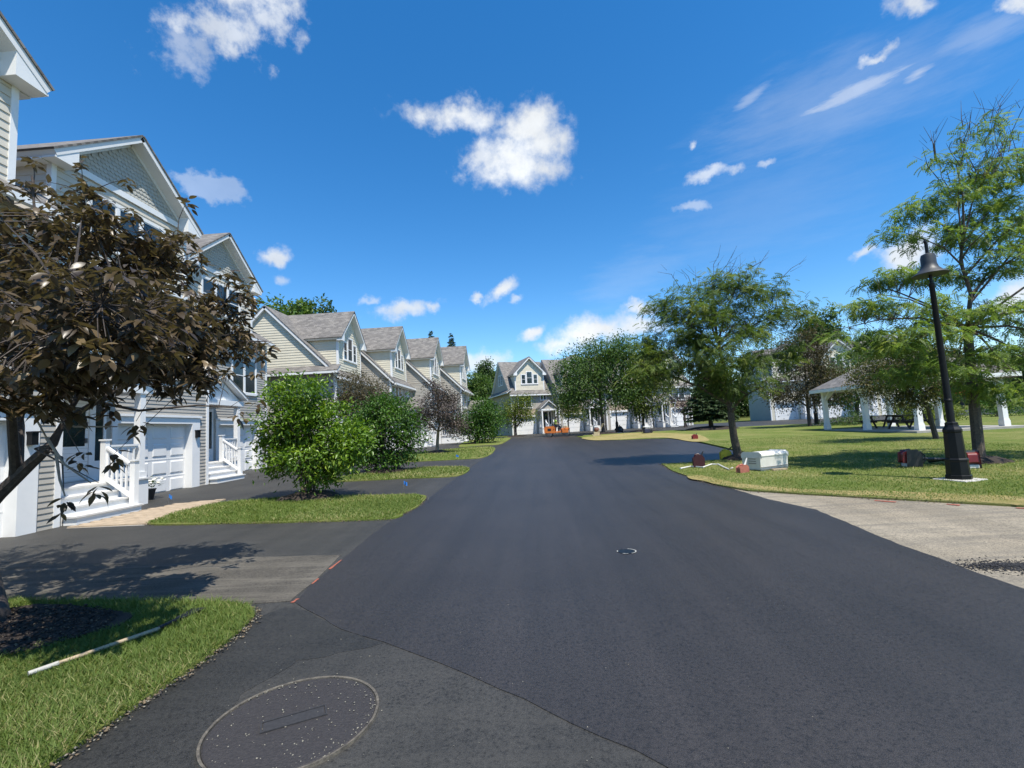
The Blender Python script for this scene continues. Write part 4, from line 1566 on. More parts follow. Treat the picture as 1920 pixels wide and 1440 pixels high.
# ------------------------------------------------------------------ leaf blowers by the lamp
def blower(label, loc, rz):
    t = thing('leaf_blower', label, 'leaf blower', loc, rz, 'backpack leaf blowers')
    t.scale = (0.88, 0.88, 0.88)
    q = MB()
    q.prism([(-0.17, -0.16, 0.03), (0.14, -0.16, 0.03), (0.17, -0.16, 0.30), (0.05, -0.16, 0.44), (-0.14, -0.16, 0.42)], (0, 0.32, 0))
    q.build('harness_frame', M['black'], t, bevel=0.03)
    MB().prism([(-0.24, -0.12, 0.14), (-0.10, -0.12, 0.12), (-0.06, -0.12, 0.36), (-0.12, -0.12, 0.41), (-0.22, -0.12, 0.36)], (0, 0.24, 0)).build('engine_cover', M['red'], t, bevel=0.03)
    MB().lathe([(0.11, -0.07), (0.15, -0.05), (0.15, 0.05), (0.11, 0.07)], 18).build('fan_housing', M['black'], t, True).location = (0.02, 0.0, 0.22)
    MB().box(-0.2, -0.02, -0.12, 0.12, 0.0, 0.10).build('fuel_tank', M['pvc'], t, bevel=0.02)
    q = MB().tube([(0.12, 0.05, 0.16), (0.25, 0.08, 0.20), (0.42, 0.10, 0.18), (0.9, 0.16, 0.14), (1.35, 0.22, 0.07)], [0.05, 0.055, 0.048, 0.042, 0.05], 10)
    q.build('blower_tube', M['black'], t, True)
    q = MB()
    for s in (-1, 1):
        q.tube([(0.16, s * 0.1, 0.40), (0.26, s * 0.11, 0.30), (0.26, s * 0.11, 0.16), (0.15, s * 0.1, 0.05)], 0.018, 6)
    q.build('strap', M['black'], t, True)
    return t


blower('red and black backpack blower on the grass left of the lamp base', gloc(1711, 877, 0.03), R(-10))
blower('red and black backpack blower against the honey locust trunk', gloc(1818, 880, 0.03), R(75))


# ------------------------------------------------------------------ marker flags
def marker(label, loc, h=0.30):
    t = thing('marker_flag', label, 'marker flag', loc, rng.uniform(-0.5, 0.5), 'blue marker flags')
    MB().tube([(0, 0, -0.03), (0.01, 0, h)], 0.004, 5).build('wire', M['steel'], t)
    q = MB()
    n = 5
    vs_ = []
    for i in range(n):
        x = 0.01 + 0.11 * i / (n - 1)
        y = 0.018 * math.sin(i * 1.7)
        vs_ += [(x, y, h - 0.09 - 0.01 * i), (x, y, h - 0.01 * i)]
    q.add(vs_, [(2 * i, 2 * i + 2, 2 * i + 3, 2 * i + 1) for i in range(n - 1)])
    q.build('flag', M['blue'], t)
    return t


marker('blue marker flag at the edge of the paved walk', gloc(316, 946), 0.26)
marker('blue marker flag at the driveway edge past the bright green shrub', gloc(757, 919), 0.24)
marker('blue marker flag on the driveway edge near the purple tree', gloc(855, 862), 0.24)

# ------------------------------------------------------------------ potted flowers by the first steps
pp = gloc(278, 937)
fp = thing('potted_plant', 'dark pot of white flowers beside the white steps', 'potted plant', pp)
MB().lathe([(0.12, 0.0), (0.17, 0.26), (0.185, 0.27), (0.185, 0.30), (0.15, 0.30)], 14).build('pot', M['black'], fp, True)
rr_ = random.Random(8)
q = MB()
q2 = MB()
for k in range(120):
    a = rr_.uniform(0, 6.28)
    r_ = 0.34 * math.sqrt(rr_.random())
    z = 0.34 + 0.30 * rr_.random() * (1.2 - r_ * 2)
    d = Vector((math.cos(a), math.sin(a), rr_.uniform(-0.4, 0.7))).normalized()
    c = Vector((r_ * math.cos(a), r_ * math.sin(a), z))
    s = d.cross(Vector((0, 0, 1))).normalized() * 0.028
    q.add([c - d * 0.06, c + s, c + d * 0.06, c - s], [(0, 1, 2, 3)])
for k in range(26):
    a = rr_.uniform(0, 6.28)
    r_ = 0.32 * math.sqrt(rr_.random())
    q2.blob((r_ * math.cos(a), r_ * math.sin(a), rr_.uniform(0.42, 0.68)), (0.05, 0.05, 0.03), k, 0.3, 7, 4)
me_l = q.build('foliage', M['lf_shrub'], fp)
q2.build('flowers', M['flower'], fp)

# ------------------------------------------------------------------ long-handled tool in the near grass
a, b = gloc(52, 1279, 0.055), gloc(300, 1192, 0.06)
b2 = gloc(352, 1163, 0.05)
rk = thing('hand_tool', 'long handled tool with pale worn handle lying in the near grass', 'hand tool', a)
MB().tube([(0, 0, 0), (b - a) * 0.5, (b - a)], [0.0145, 0.0155, 0.0165], 10).build('handle', M['wood'], rk, True)
MB().tube([(b - a) * 0.0 + Vector((0, 0, 0.0)), (b - a) * 0.20], [0.0165, 0.0175], 10).build('grip', M['worn_grip'], rk, True)
d = (b2 - b).normalized()
MB().tube([(b - a) * 0.985, (b2 - a)], [0.020, 0.015], 10).build('ferrule', M['black_metal'], rk, True)
q = MB()
s_ = Vector((-d.y, d.x, 0)).normalized()
q.prism([(b2 - a) - d * 0.10 + s_ * 0.035, (b2 - a) - d * 0.10 - s_ * 0.035, (b2 - a) + d * 0.14 - s_ * 0.06, (b2 - a) + d * 0.14 + s_ * 0.06], (0, 0, 0.010))
q.build('blade', M['black_metal'], rk, bevel=0.004)

# ------------------------------------------------------------------ covers in the road
mc = gloc(552, 1352, 0.004)
mh = thing('manhole_cover', 'large dark manhole cover flecked with stone chips in the near pavement', 'manhole cover', mc, R(28))
Rm = 0.455
MB().lathe([(Rm - 0.012, -0.05), (Rm - 0.012, 0.007), (Rm + 0.002, 0.009), (Rm + 0.002, -0.05)], 64).build('rim', M['rust_rim'], mh, True)
cv = MB().lathe([(Rm - 0.018, -0.04), (Rm - 0.018, 0.001), (Rm - 0.026, 0.005), (0.001, 0.007)], 64).build('cover', M['cast'], mh)
q = MB()
q.box(-0.17, 0.17, -0.055, -0.045, 0.008, 0.014)
q.box(-0.17, 0.17, 0.045, 0.055, 0.008, 0.014)
q.box(-0.17, -0.16, -0.045, 0.045, 0.008, 0.014)
q.box(0.16, 0.17, -0.045, 0.045, 0.008, 0.014)
q.build('lift_plate', M['crumb'], mh)
MB().box(-0.155, 0.155, -0.04, 0.04, 0.0085, 0.011).build('lift_plate', M['crumb'], mh)


def chips(name, centres, rmin, rmax, seed, mat):
    """loose stones: little irregular octahedra"""
    rr = np.random.default_rng(seed)
    n = len(centres)
    base = np.array([(1, 0, 0), (-1, 0, 0), (0, 1, 0), (0, -1, 0), (0, 0, 1), (0, 0, -1)], float)
    F = np.array([(0, 2, 4), (2, 1, 4), (1, 3, 4), (3, 0, 4), (2, 0, 5), (1, 2, 5), (3, 1, 5), (0, 3, 5)])
    V = np.zeros((n, 6, 3))
    for i in range(n):
        s = rr.uniform(rmin, rmax)
        th = rr.uniform(0, 6.28)
        c, sn = math.cos(th), math.sin(th)
        m = base * np.array([rr.uniform(0.8, 1.5), rr.uniform(0.6, 1.0), rr.uniform(0.4, 0.7)]) * s + rr.normal(0, 0.15 * s, (6, 3))
        V[i, :, 0] = m[:, 0] * c - m[:, 1] * sn + centres[i][0]
        V[i, :, 1] = m[:, 0] * sn + m[:, 1] * c + centres[i][1]
        V[i, :, 2] = m[:, 2] + centres[i][2]
    FF = (F[None] + (np.arange(n) * 6)[:, None, None]).reshape(-1, 3)
    return mk(name, raw_mesh(name, V.reshape(-1, 3), FF), mat)


cs = []
rr_ = random.Random(21)
for k in range(420):
    a = rr_.uniform(0, 6.28)
    r_ = Rm * 0.94 * math.sqrt(rr_.random())
    if rr_.random() < 0.35:
        r_ = Rm * rr_.uniform(0.86, 0.97)
        a = rr_.choice((rr_.gauss(0.2, 0.35), rr_.gauss(2.5, 0.5), rr_.gauss(-1.0, 0.5)))
    x, y = mc.x + r_ * math.cos(a), mc.y + r_ * math.sin(a)
    cs.append((x, y, gz(x, y) + 0.013))
for k in range(130):
    x, y = mc.x + rr_.gauss(0.2, 1.1), mc.y + rr_.gauss(0.3, 0.9)
    if (x - mc.x) ** 2 + (y - mc.y) ** 2 > (Rm + 0.02) ** 2:
        cs.append((x, y, gz(x, y) + 0.003))
tag(chips('stone_chips', [c for c in cs if rr_.random() < 0.75], 0.0008, 0.0068, 2, M['chip']), 'pale stone chips scattered on and around the manhole', 'stone chips', kind='stuff')
cs = []
for k in range(420):
    x, y = rr_.uniform(-2.2, 4.5), rr_.uniform(1.8, 12)
    cs.append((x, y, gz(x, y) + 0.006))
tag(chips('stone_grit', cs, 0.0015, 0.004, 3, M['chip']), 'tiny pale grit scattered over the fresh road', 'grit', kind='stuff')

vc = gloc(1175, 1035, 0.0045)
vb = thing('valve_cover', 'small round valve cover with white paint ring in the fresh road', 'valve cover', vc)
MB().lathe([(0.10, -0.03), (0.10, 0.004), (0.085, 0.006), (0.001, 0.006)], 28).build('cover', M['black_metal'], vb)
q = MB()
for (a0, a1) in ((-1.2, 1.3), (2.7, 3.2), (4.1, 4.7)):
    n = 10
    vs_ = []
    for i in range(n):
        a = a0 + (a1 - a0) * i / (n - 1)
        vs_ += [(0.101 * math.cos(a), 0.101 * math.sin(a), 0.0065), (0.114 * math.cos(a), 0.114 * math.sin(a), 0.0065)]
    q.add(vs_, [(2 * i, 2 * i + 1, 2 * i + 3, 2 * i + 2) for i in range(n - 1)])
q.build('paint_ring', M['paint_white'], vb)

# orange survey marks along the edges
MK = [((548, 1131), (558, 1124), 0.03), ((585, 1096), (597, 1086), 0.022), ((618, 1068), (640, 1051), 0.03),
      ((1500, 926), (1560, 930), 0.06), ((1640, 939), (1680, 942), 0.07), ((1775, 946), (1800, 948), 0.07), ((1905, 953), (1940, 955), 0.07)]
for (p0, p1, w) in MK:
    a, b = G(*p0), G(*p1)
    d = (b - a).normalized()
    s_ = Vector((-d.y, d.x, 0)) * w / 2
    dz = 0.0085
    pts = []
    n = 7
    rr2 = random.Random(p0[0])
    L_ = []
    R_ = []
    for i in range(n):
        c = a.lerp(b, i / (n - 1))
        e = 1 + rr2.uniform(-0.5, 0.3)
        L_.append((c.x + s_.x * e, c.y + s_.y * e))
        R_.append((c.x - s_.x * e, c.y - s_.y * e))
    o = sheet('paint_mark', L_ + R_[::-1], dz, M['paint_orange'], 0.003)
    lbl = {548: 'orange paint mark at the corner of the fresh road by the near lawn tip', 585: 'short faint orange paint mark midway along the scraped driveway end',
           618: 'longest orange paint mark where the scraped driveway meets the fresh road', 1500: 'orange paint mark on the pale pavement edge between cooler and street lamp',
           1640: 'orange paint mark on the pale pavement edge just short of the street lamp', 1775: 'orange paint mark on the pale pavement edge facing the street lamp footing',
           1905: 'orange paint mark on the pale pavement edge past the street lamp'}[p0[0]]
    tag(o, lbl, 'paint mark', 'orange marks by the driveway' if p0[0] < 900 else 'orange marks by the lawn')

# spilled asphalt crumbs
cs = []
c0 = G(1868, 1062)
for k in range(2200):
    x = c0.x + 0.1 + rr_.gauss(0, 0.22) * rr_.choice((0.6, 1, 1.3))
    y = c0.y + rr_.gauss(0, 0.075) * rr_.choice((0.5, 1, 1.5)) + (x - c0.x) * -0.08
    e = math.exp(-(((x - c0.x) / 0.24) ** 2 + ((y - c0.y) / 0.07) ** 2))
    cs.append((x, y, gz(x, y) + 0.003 + 0.016 * e * rr_.random()))
tag(chips('asphalt_crumbs', cs, 0.003, 0.011, 5, M['crumb']), 'small dark heap of loose asphalt on the pale pavement', 'asphalt crumbs', kind='stuff')

# ------------------------------------------------------------------ road roller with its driver
rp = Vector((P(1046, 815, 45.4).x, 45.4, gz(0, 45.4) + 0.006))
ro = thing('road_roller', 'orange tandem road roller parked before the end house', 'road roller', rp, R(-12))
for x in (-0.80, 0.80):
    d = MB().lathe([(0.30, -0.42), (0.335, -0.40), (0.335, 0.40), (0.30, 0.42)], 24)
    o = d.build('drum', M['steel'], ro, True)
    o.rotation_euler = (R(90), 0, 0)
    o.location = (x, 0, 0.335)
q = MB()
q.prism([(-1.18, -0.45, 0.42), (-0.25, -0.45, 0.36), (-0.20, -0.45, 0.86), (-0.30, -0.45, 0.98), (-1.05, -0.45, 0.98), (-1.20, -0.45, 0.80)], (0, 0.90, 0))
q.build('hood', M['orange'], ro, bevel=0.03)
q = MB()
q.box(-0.22, 0.38, -0.45, 0.45, 0.36, 0.50)
q.box(0.36, 0.55, -0.15, 0.15, 0.40, 0.75)
q.build('chassis', M['orange'], ro, bevel=0.02)
q = MB()
for s in (-1, 1):
    q.box(0.50, 1.10, s * 0.47 - 0.03, s * 0.47 + 0.03, 0.33, 0.72)
q.box(0.48, 1.14, -0.44, 0.44, 0.70, 0.78)
q.box(0.50, 0.62, -0.44, 0.44, 0.50, 0.70)
q.build('front_yoke', M['orange'], ro, bevel=0.02)
MB().box(-0.9, -0.55, -0.452, -0.447, 0.55, 0.8).build('vent', M['black'], ro)
q = MB().tube([(0.30, 0, 0.5), (0.38, 0, 1.0), (0.33, 0, 1.12)], [0.06, 0.05, 0.03], 8)
q.build('steering_column', M['black'], ro, True)
t_ = MB().lathe([(0.15, -0.012), (0.175, 0.0), (0.15, 0.012)], 16)
o = t_.build('steering_wheel', M['black'], ro, True)
o.location = (0.31, 0, 1.14)
o.rotation_euler = (0, R(-25), 0)
q = MB()
q.box(-0.42, -0.02, -0.22, 0.22, 0.86, 0.96)
q.box(-0.48, -0.40, -0.22, 0.22, 0.90, 1.25)
q.build('seat', M['black'], ro, bevel=0.02)
q = MB()
for s in (-1, 1):
    q.tube([(0.75, s * 0.38, 0.76), (0.78, s * 0.38, 1.22)], 0.022, 8)
q.tube([(0.78, -0.38, 1.22), (0.78, 0.38, 1.22)], 0.022, 8)
q.build('hand_rail', M['cream_metal'], ro, True)
MB().box(0.55, 1.02, -0.25, 0.25, 0.79, 0.98).build('water_tank', M['cream_metal'], ro, bevel=0.03)


def skin_body(name, verts, edges, radii, mat, parent, root=0, sub=1):
    me = bpy.data.meshes.new(name)
    me.from_pydata(verts, edges, [])
    o = mk(name, me, mat, parent)
    o.modifiers.new('skin', 'SKIN')
    for i, r_ in enumerate(radii):
        sv = me.skin_vertices[0].data[i]
        sv.radius = (r_, r_) if not isinstance(r_, tuple) else r_
        sv.use_root = (i == root)
    s = o.modifiers.new('sub', 'SUBSURF')
    s.levels = sub
    s.render_levels = sub
    o.modifiers['skin'].use_smooth_shade = True
    return o


# driver: seated, leaning a little forward, hands on the wheel
PB = []
PE = []
PR = []


def jv(p, r_, link=None):
    PB.append(p)
    PR.append(r_)
    if link is not None:
        PE.append((link, len(PB) - 1))
    return len(PB) - 1


pel = jv((-0.20, 0, 1.06), (0.15, 0.12))
sp = jv((-0.20, 0, 1.28), (0.14, 0.11), pel)
ch = jv((-0.17, 0, 1.50), (0.16, 0.11), sp)
nk = jv((-0.13, 0, 1.64), 0.055, ch)
hd = jv((-0.10, 0, 1.74), (0.075, 0.085), nk)
ht = jv((-0.09, 0, 1.83), (0.08, 0.085), hd)
tp = jv((-0.10, 0, 1.89), (0.055, 0.06), ht)
for s in (-1, 1):
    shd = jv((-0.16, s * 0.19, 1.52), 0.062, ch)
    el = jv((-0.02, s * 0.25, 1.28), 0.047, shd)
    wr = jv((0.20, s * 0.17, 1.19), 0.032, el)
    pm_ = jv((0.265, s * 0.15, 1.19), (0.035, 0.02), wr)
    for k in range(4):
        f1 = jv((0.31, s * (0.175 - 0.018 * k), 1.20), 0.009, pm_)
        jv((0.335, s * (0.175 - 0.018 * k), 1.175 + 0.003 * k), 0.008, f1)
    th_ = jv((0.28, s * 0.115, 1.20), 0.010, pm_)
    jv((0.31, s * 0.10, 1.185), 0.008, th_)
    hp = jv((-0.16, s * 0.10, 1.04), 0.10, pel)
    kn = jv((0.22, s * 0.15, 0.98), 0.068, hp)
    an = jv((0.26, s * 0.15, 0.58), 0.045, kn)
    jv((0.36, s * 0.15, 0.53), (0.045, 0.035), an)
pt = thing('person', 'worker in a hi-vis yellow shirt sitting on the orange roller', 'person', rp, R(-12))
body = skin_body('body', PB, PE, PR, M['skin'], pt)
vb_ = [(-0.20, 0, 1.02), (-0.20, 0, 1.28), (-0.17, 0, 1.50), (-0.14, 0, 1.60), (-0.16, 0.20, 1.53), (-0.16, -0.20, 1.53), (-0.07, 0.235, 1.37), (-0.07, -0.235, 1.37)]
skin_body('shirt', vb_, [(0, 1), (1, 2), (2, 3), (2, 4), (2, 5), (4, 6), (5, 7)],
          [(0.175, 0.14), (0.165, 0.135), (0.185, 0.135), 0.075, 0.082, 0.082, 0.07, 0.07], M['hivis'], pt)
vb_ = [(-0.20, 0, 1.07)]
ee, rr3 = [], [(0.17, 0.135)]
for s in (-1, 1):
    n0 = len(vb_)
    vb_ += [(-0.16, s * 0.10, 1.05), (0.22, s * 0.15, 0.99), (0.26, s * 0.15, 0.64)]
    ee += [(0, n0), (n0, n0 + 1), (n0 + 1, n0 + 2)]
    rr3 += [0.115, 0.085, 0.068]
skin_body('trousers', vb_, ee, rr3, M['denim'], pt)
q = MB().lathe([(0.098, 0.0), (0.102, 0.05), (0.085, 0.095), (0.04, 0.115)], 16)
cap = q.build('cap', M['black'], pt, True)
cap.location = (-0.095, 0, 1.82)
MB().box(0.06, 0.18, -0.07, 0.07, 0.0, 0.012).build('brim', M['black'], cap)
for s in (-1, 1):
    MB().box(0.28, 0.46, s * 0.15 - 0.05, s * 0.15 + 0.05, 0.502, 0.57).build('shoe', M['brown'], pt, bevel=0.02)
fc = MB()
fc.blob((0.0, 0, 1.765), (0.022, 0.016, 0.026), 2, 0.05, 8, 6)
fc.build('nose', M['skin'], pt, True)
for s in (-1, 1):
    MB().blob((-0.017, s * 0.032, 1.795), 0.010, 3, 0.0, 7, 5).build('eye', M['black'], pt, True)
    MB().blob((-0.10, s * 0.088, 1.775), (0.022, 0.010, 0.03), 3, 0.0, 8, 6).build('ear', M['skin'], pt, True)
MB().box(-0.022, -0.012, -0.025, 0.025, 1.722, 1.730).build('mouth', M['brown'], pt)

# ------------------------------------------------------------------ other kit left on the far grass
cp = gloc(1119, 818, 0.03)
cm = thing('plate_compactor', 'cream and brown walk behind compactor at the tip of the dry grass', 'compactor', cp, R(160))
MB().prism([(-0.30, -0.25, 0.0), (0.22, -0.25, 0.0), (0.36, -0.25, 0.14), (0.30, -0.25, 0.16), (0.18, -0.25, 0.07), (-0.26, -0.25, 0.07), (-0.36, -0.25, 0.14)],
           (0, 0.5, 0)).build('plate', M['cream_metal'], cm)
MB().box(-0.22, 0.2, -0.2, 0.2, 0.07, 0.34).build('frame', M['cream_metal'], cm, bevel=0.02)
MB().blob((0.0, 0, 0.56), (0.24, 0.22, 0.22), 4, 0.1, 12, 8).build('engine', M['brown'], cm, True)
MB().box(-0.14, 0.16, -0.17, 0.17, 0.72, 0.84).build('fuel_tank', M['white2'], cm, bevel=0.03)
q = MB()
for s in (-1, 1):
    q.tube([(-0.2, s * 0.2, 0.3), (-0.45, s * 0.22, 0.75), (-0.62, s * 0.22, 1.02)], 0.018, 7)
q.tube([(-0.62, -0.22, 1.02), (-0.62, 0.22, 1.02)], 0.018, 7)
q.build('handle', M['cream_metal'], cm, True)

bg = gloc(1162, 811, 0.03)
bo = MB()
bo.blob((0, 0, 0.26), (0.42, 0.34, 0.30), 7, 0.22, 18, 12)
bo.tube([(0.05, 0, 0.48), (0.08, 0, 0.60), (0.02, 0.03, 0.68)], [0.06, 0.03, 0.07], 8)
b_ = bo.build('rubbish_bag', M['bag'], None, True)
b_.location = bg
tag(b_, 'full black rubbish bag at the foot of a street lamp on the dry grass', 'rubbish bag')

gp_ = gloc(1213, 813, 0.03)
gn = thing('generator', 'small navy and black engine unit with white tank on the dry grass', 'generator', gp_, R(15))
q = MB()
for sy in (-1, 1):
    q.tube([(-0.35, sy * 0.22, 0.03), (-0.35, sy * 0.22, 0.5), (0.3, sy * 0.22, 0.5), (0.3, sy * 0.22, 0.03), (-0.35, sy * 0.22, 0.03)], 0.02, 6)
q.build('frame', M['black'], gn, True)
MB().box(-0.28, 0.24, -0.18, 0.18, 0.05, 0.36).build('engine', M['navy'], gn, bevel=0.04)
MB().box(-0.26, 0.2, -0.17, 0.17, 0.50, 0.62).build('fuel_tank', M['white2'], gn, bevel=0.04)
o = MB().lathe([(0.02, -0.05), (0.13, -0.04), (0.13, 0.04), (0.02, 0.05)], 16).build('wheel', M['black'], gn, True)
o.location = (0.36, -0.1, 0.13)
o.rotation_euler = (R(90), 0, 0)
# ================================================================== plants
def unit(a):
    return a / np.maximum(np.linalg.norm(a, axis=1, keepdims=True), 1e-9)


def leaf_arrays(Pn, A, N, L, Wd, fold=0.25):
    """four-point leaves folded along the midrib -> verts, tris"""
    S = unit(np.cross(N, A))
    N2 = np.cross(A, S)
    L = L[:, None]
    Wd = Wd[:, None]
    b = Pn
    t = Pn + A * L - N2 * L * 0.12
    m = Pn + A * L * 0.45 + N2 * L * 0.03
    l = m + S * Wd * 0.5 + N2 * Wd * fold
    r = m - S * Wd * 0.5 + N2 * Wd * fold
    V = np.stack([b, l, t, r], 1).reshape(-1, 3)
    n = len(Pn)
    k = (np.arange(n) * 4)[:, None]
    F = np.concatenate([k + np.array([[0, 2, 1]]), k + np.array([[0, 3, 2]])], 1).reshape(-1, 3)
    return V, F


def lobes(Y, spec):
    """spec: (px, py, rx px, ry px, clusters[, dY]) -> ellipsoids in the world"""
    out = []
    for s in spec:
        px, py, rx, ry, n = s[:5]
        yy_ = Y + (s[5] if len(s) > 5 else 0)
        c = P(px, py, yy_)
        k = yy_ / FPX * (1 + ((px - 960) / FPX) ** 2 * 0.15)
        out.append((c, rx * k, rx * k * 0.95, ry * k, n))
    return out


def sample_lobes(lb, g, shell=0.45):
    pts, own = [], []
    for (c, rx, ry, rz_2, n) in lb:
        d = unit(g.normal(size=(n, 3)))
        r_ = g.random(n)[:, None] ** shell
        pts.append(np.array(c)[None] + d * r_ * np.array([[rx, ry, rz_2]]))
        own.append(unit(d * np.array([[1 / rx, 1 / ry, 1 / rz_2]])))
    return np.concatenate(pts), np.concatenate(own)


def branches(base, C, fork, r0, g, nprim=7, sides=6, lean=None, stems=1, bare=0.0, lead_s=1.0, kmax=0.8):
    """trunk, limbs towards spread-out clusters, twigs to the others"""
    mb = MB()
    base = np.array(base, float)
    cen = C.mean(0)
    top = np.array([cen[0], cen[1], C[:, 2].max() - 0.25 * (C[:, 2].max() - cen[2])])
    H = max(fork, 0.05)
    skel = []                                            # (point, radius)
    starts = []
    for s in range(stems):
        off = np.zeros(3) if stems == 1 else np.array([g.normal(0, r0 * 1.6), g.normal(0, r0 * 1.6), 0])
        f = base + off + np.array([(cen[0] - base[0]) * 0.25 + g.normal(0, 0.03), (cen[1] - base[1]) * 0.25, H])
        mid = (base + off + f) / 2 + np.array([g.normal(0, 0.02), g.normal(0, 0.02), 0])
        rs = r0 / math.sqrt(stems)
        mb.tube([base + off - np.array([0, 0, 0.12]), base + off + np.array([0, 0, 0.06]), mid, f], [rs * 1.45, rs * 1.15, rs * 0.98, rs * 0.88], max(6, sides + 2))
        starts.append((f, rs * 0.88))
    # leader
    f, rs = starts[0]
    n = 6
    lead = [f + (top - f) * t + np.array([g.normal(0, 0.05), g.normal(0, 0.05), 0]) * (t > 0) for t in np.linspace(0, 1, n)]
    mb.tube(lead, list(np.linspace(rs * lead_s, rs * 0.12, n)), sides)
    for t, p in zip(np.linspace(0, 1, n), lead):
        skel.append((p, rs * (1 - 0.85 * t)))
    # limbs by farthest point sampling
    prim = [int(np.argmax(np.linalg.norm(C - cen, axis=1)))]
    d = np.linalg.norm(C - C[prim[0]], axis=1)
    while len(prim) < min(nprim, len(C)):
        i = int(np.argmax(d))
        prim.append(i)
        d = np.minimum(d, np.linalg.norm(C - C[i], axis=1))
    for j, i in enumerate(prim):
        f, rs = starts[j % len(starts)]
        tgt = C[i]
        if stems == 1:
            hd = math.hypot(tgt[0] - lead[0][0], tgt[1] - lead[0][1])
            zt = tgt[2] - hd * g.uniform(0.35, 0.75)
            k = min(max((zt - lead[0][2]) / max(lead[-1][2] - lead[0][2], 0.1), 0.0), kmax)
            kk = k * (n - 1)
            i0 = min(int(kk), n - 2)
            o = lead[i0] * (1 - (kk - i0)) + lead[i0 + 1] * (kk - i0)
            rs = rs * (1 - 0.8 * k) * (1.0 if nprim < 16 else 0.62)
        else:
            o = f
        if o[2] > tgt[2] - 0.05:
            o = f
        q = [o]
        v = tgt - o
        Lv = np.linalg.norm(v)
        for t in (0.3, 0.62, 0.92):
            arch = math.sin(t * math.pi) * 0.16 * Lv
            q.append(o + v * t + np.array([g.normal(0, 0.04), g.normal(0, 0.04), 0.06]) * Lv * 0.5 + np.array([0, 0, arch * 0.5]))
        rr = [rs * 0.62, rs * 0.42, rs * 0.26, rs * 0.10]
        mb.tube(q, rr, sides)
        for a in range(3):
            for t in (0.33, 0.66, 1.0):
                skel.append((q[a] * (1 - t) + q[a + 1] * t, rr[a] * (1 - t) + rr[a + 1] * t))
    SP = np.array([s[0] for s in skel])
    SR = np.array([s[1] for s in skel])
    pr = set(prim)
    for i in range(len(C)):
        if i in pr:
            continue
        dd = np.linalg.norm(SP - C[i], axis=1) + np.maximum(0, SP[:, 2] - C[i][2]) * 0.8
        j = int(np.argmin(dd))
        o = SP[j]
        v = C[i] - o
        Lv = np.linalg.norm(v)
        m1 = o + v * 0.5 + np.array([g.normal(0, 0.08), g.normal(0, 0.08), 0.08]) * Lv
        rt_ = min(SR[j] * 0.55, 0.012 + 0.012 * Lv)
        mb.tube([o, m1, C[i]], [rt_, rt_ * 0.65, rt_ * 0.3], 4, False)
    if bare > 0:
        hi = np.argsort(-C[:, 2])[:int(len(C) * bare)]
        for i in hi:
            p = C[i]
            dv = unit((p - cen)[None] * np.array([[1.3, 1.3, 1.0]]) + g.normal(0, 0.9, (1, 3)) * np.array([[1, 1, 0.5]]) + np.array([[0, 0, 0.5]]))[0]
            L_ = g.uniform(0.3, 1.0)
            q = [p, p + dv * L_ * 0.5 + g.normal(0, 0.06, 3), p + dv * L_ + g.normal(0, 0.14, 3)]
            mb.tube(q, [0.012, 0.008, 0.003], 4, False)
            for s in (0.4, 0.75):
                o = p + dv * L_ * s
                mb.tube([o, o + dv * 0.22 + g.normal(0, 0.16, 3)], [0.006, 0.002], 4, False)
    return mb


def crown_mesh(C, own, per, cr, L, asp, g, droop=0.25, flat=0.75, tint_bias=0.0, up=1.0, name='crown'):
    n = len(C)
    k = n * per
    idx = np.repeat(np.arange(n), per)
    Pn = C[idx] + g.normal(size=(k, 3)) * cr * np.array([[1, 1, flat]])
    A = unit(own[idx] * 0.7 + g.normal(size=(k, 3)) * 0.75 + np.array([[0, 0, -droop]]))
    N = unit(g.normal(size=(k, 3)) * 0.55 + np.array([[0, 0, up]]) + own[idx] * 0.35)
    Ls = L * g.uniform(0.65, 1.25, k)
    V, F = leaf_arrays(Pn, A, N, Ls, Ls * asp)
    ct = g.random(n)
    t = np.clip(ct[idx] * 0.5 + g.random(k) * 0.5 + tint_bias, 0, 1)
    return raw_mesh(name, V, F, np.repeat(t, 2))


def frond_mesh(C, own, per, cr, L, g, pairs=6, droop=0.35, flat=0.35, name='crown', wid=0.34):
    """feathery compound leaves: a drooping stalk with pairs of leaflets"""
    n = len(C)
    k = n * per
    idx = np.repeat(np.arange(n), per)
    Pn = C[idx] + g.normal(size=(k, 3)) * cr * np.array([[1, 1, flat]])
    h = own[idx] * np.array([[1, 1, 0.25]]) * 0.5 + g.normal(size=(k, 3)) * np.array([[0.8, 0.8, 0.25]])
    A = unit(h + np.array([[0, 0, -droop * 0.4]]))
    N = unit(g.normal(size=(k, 3)) * 0.3 + np.array([[0, 0, 1.0]]))
    S = unit(np.cross(N, A))
    N2 = np.cross(A, S)
    Ls = (L * g.uniform(0.7, 1.2, k))[:, None]
    PP, AA, NN, LL = [], [], [], []
    for j in range(pairs):
        s = (j + 0.6) / pairs
        c = Pn + A * Ls * s - N2 * Ls * droop * s * s
        for sg in (-1, 1):
            PP.append(c)
            AA.append(unit(S * sg + A * 0.45 - N2 * 0.35))
            NN.append(N2)
            LL.append((Ls[:, 0] * wid * (1 - 0.35 * abs(s - 0.5))))
    PP, AA, NN, LL = map(np.concatenate, (PP, AA, NN, LL))
    V, F = leaf_arrays(PP, AA, NN, LL, LL * 0.5, 0.05)
    ct = g.random(n)
    t = np.clip(ct[idx] * 0.55 + g.random(k) * 0.45, 0, 1)
    t = np.tile(t, pairs * 2)
    return raw_mesh(name, V, F, np.repeat(t, 2))


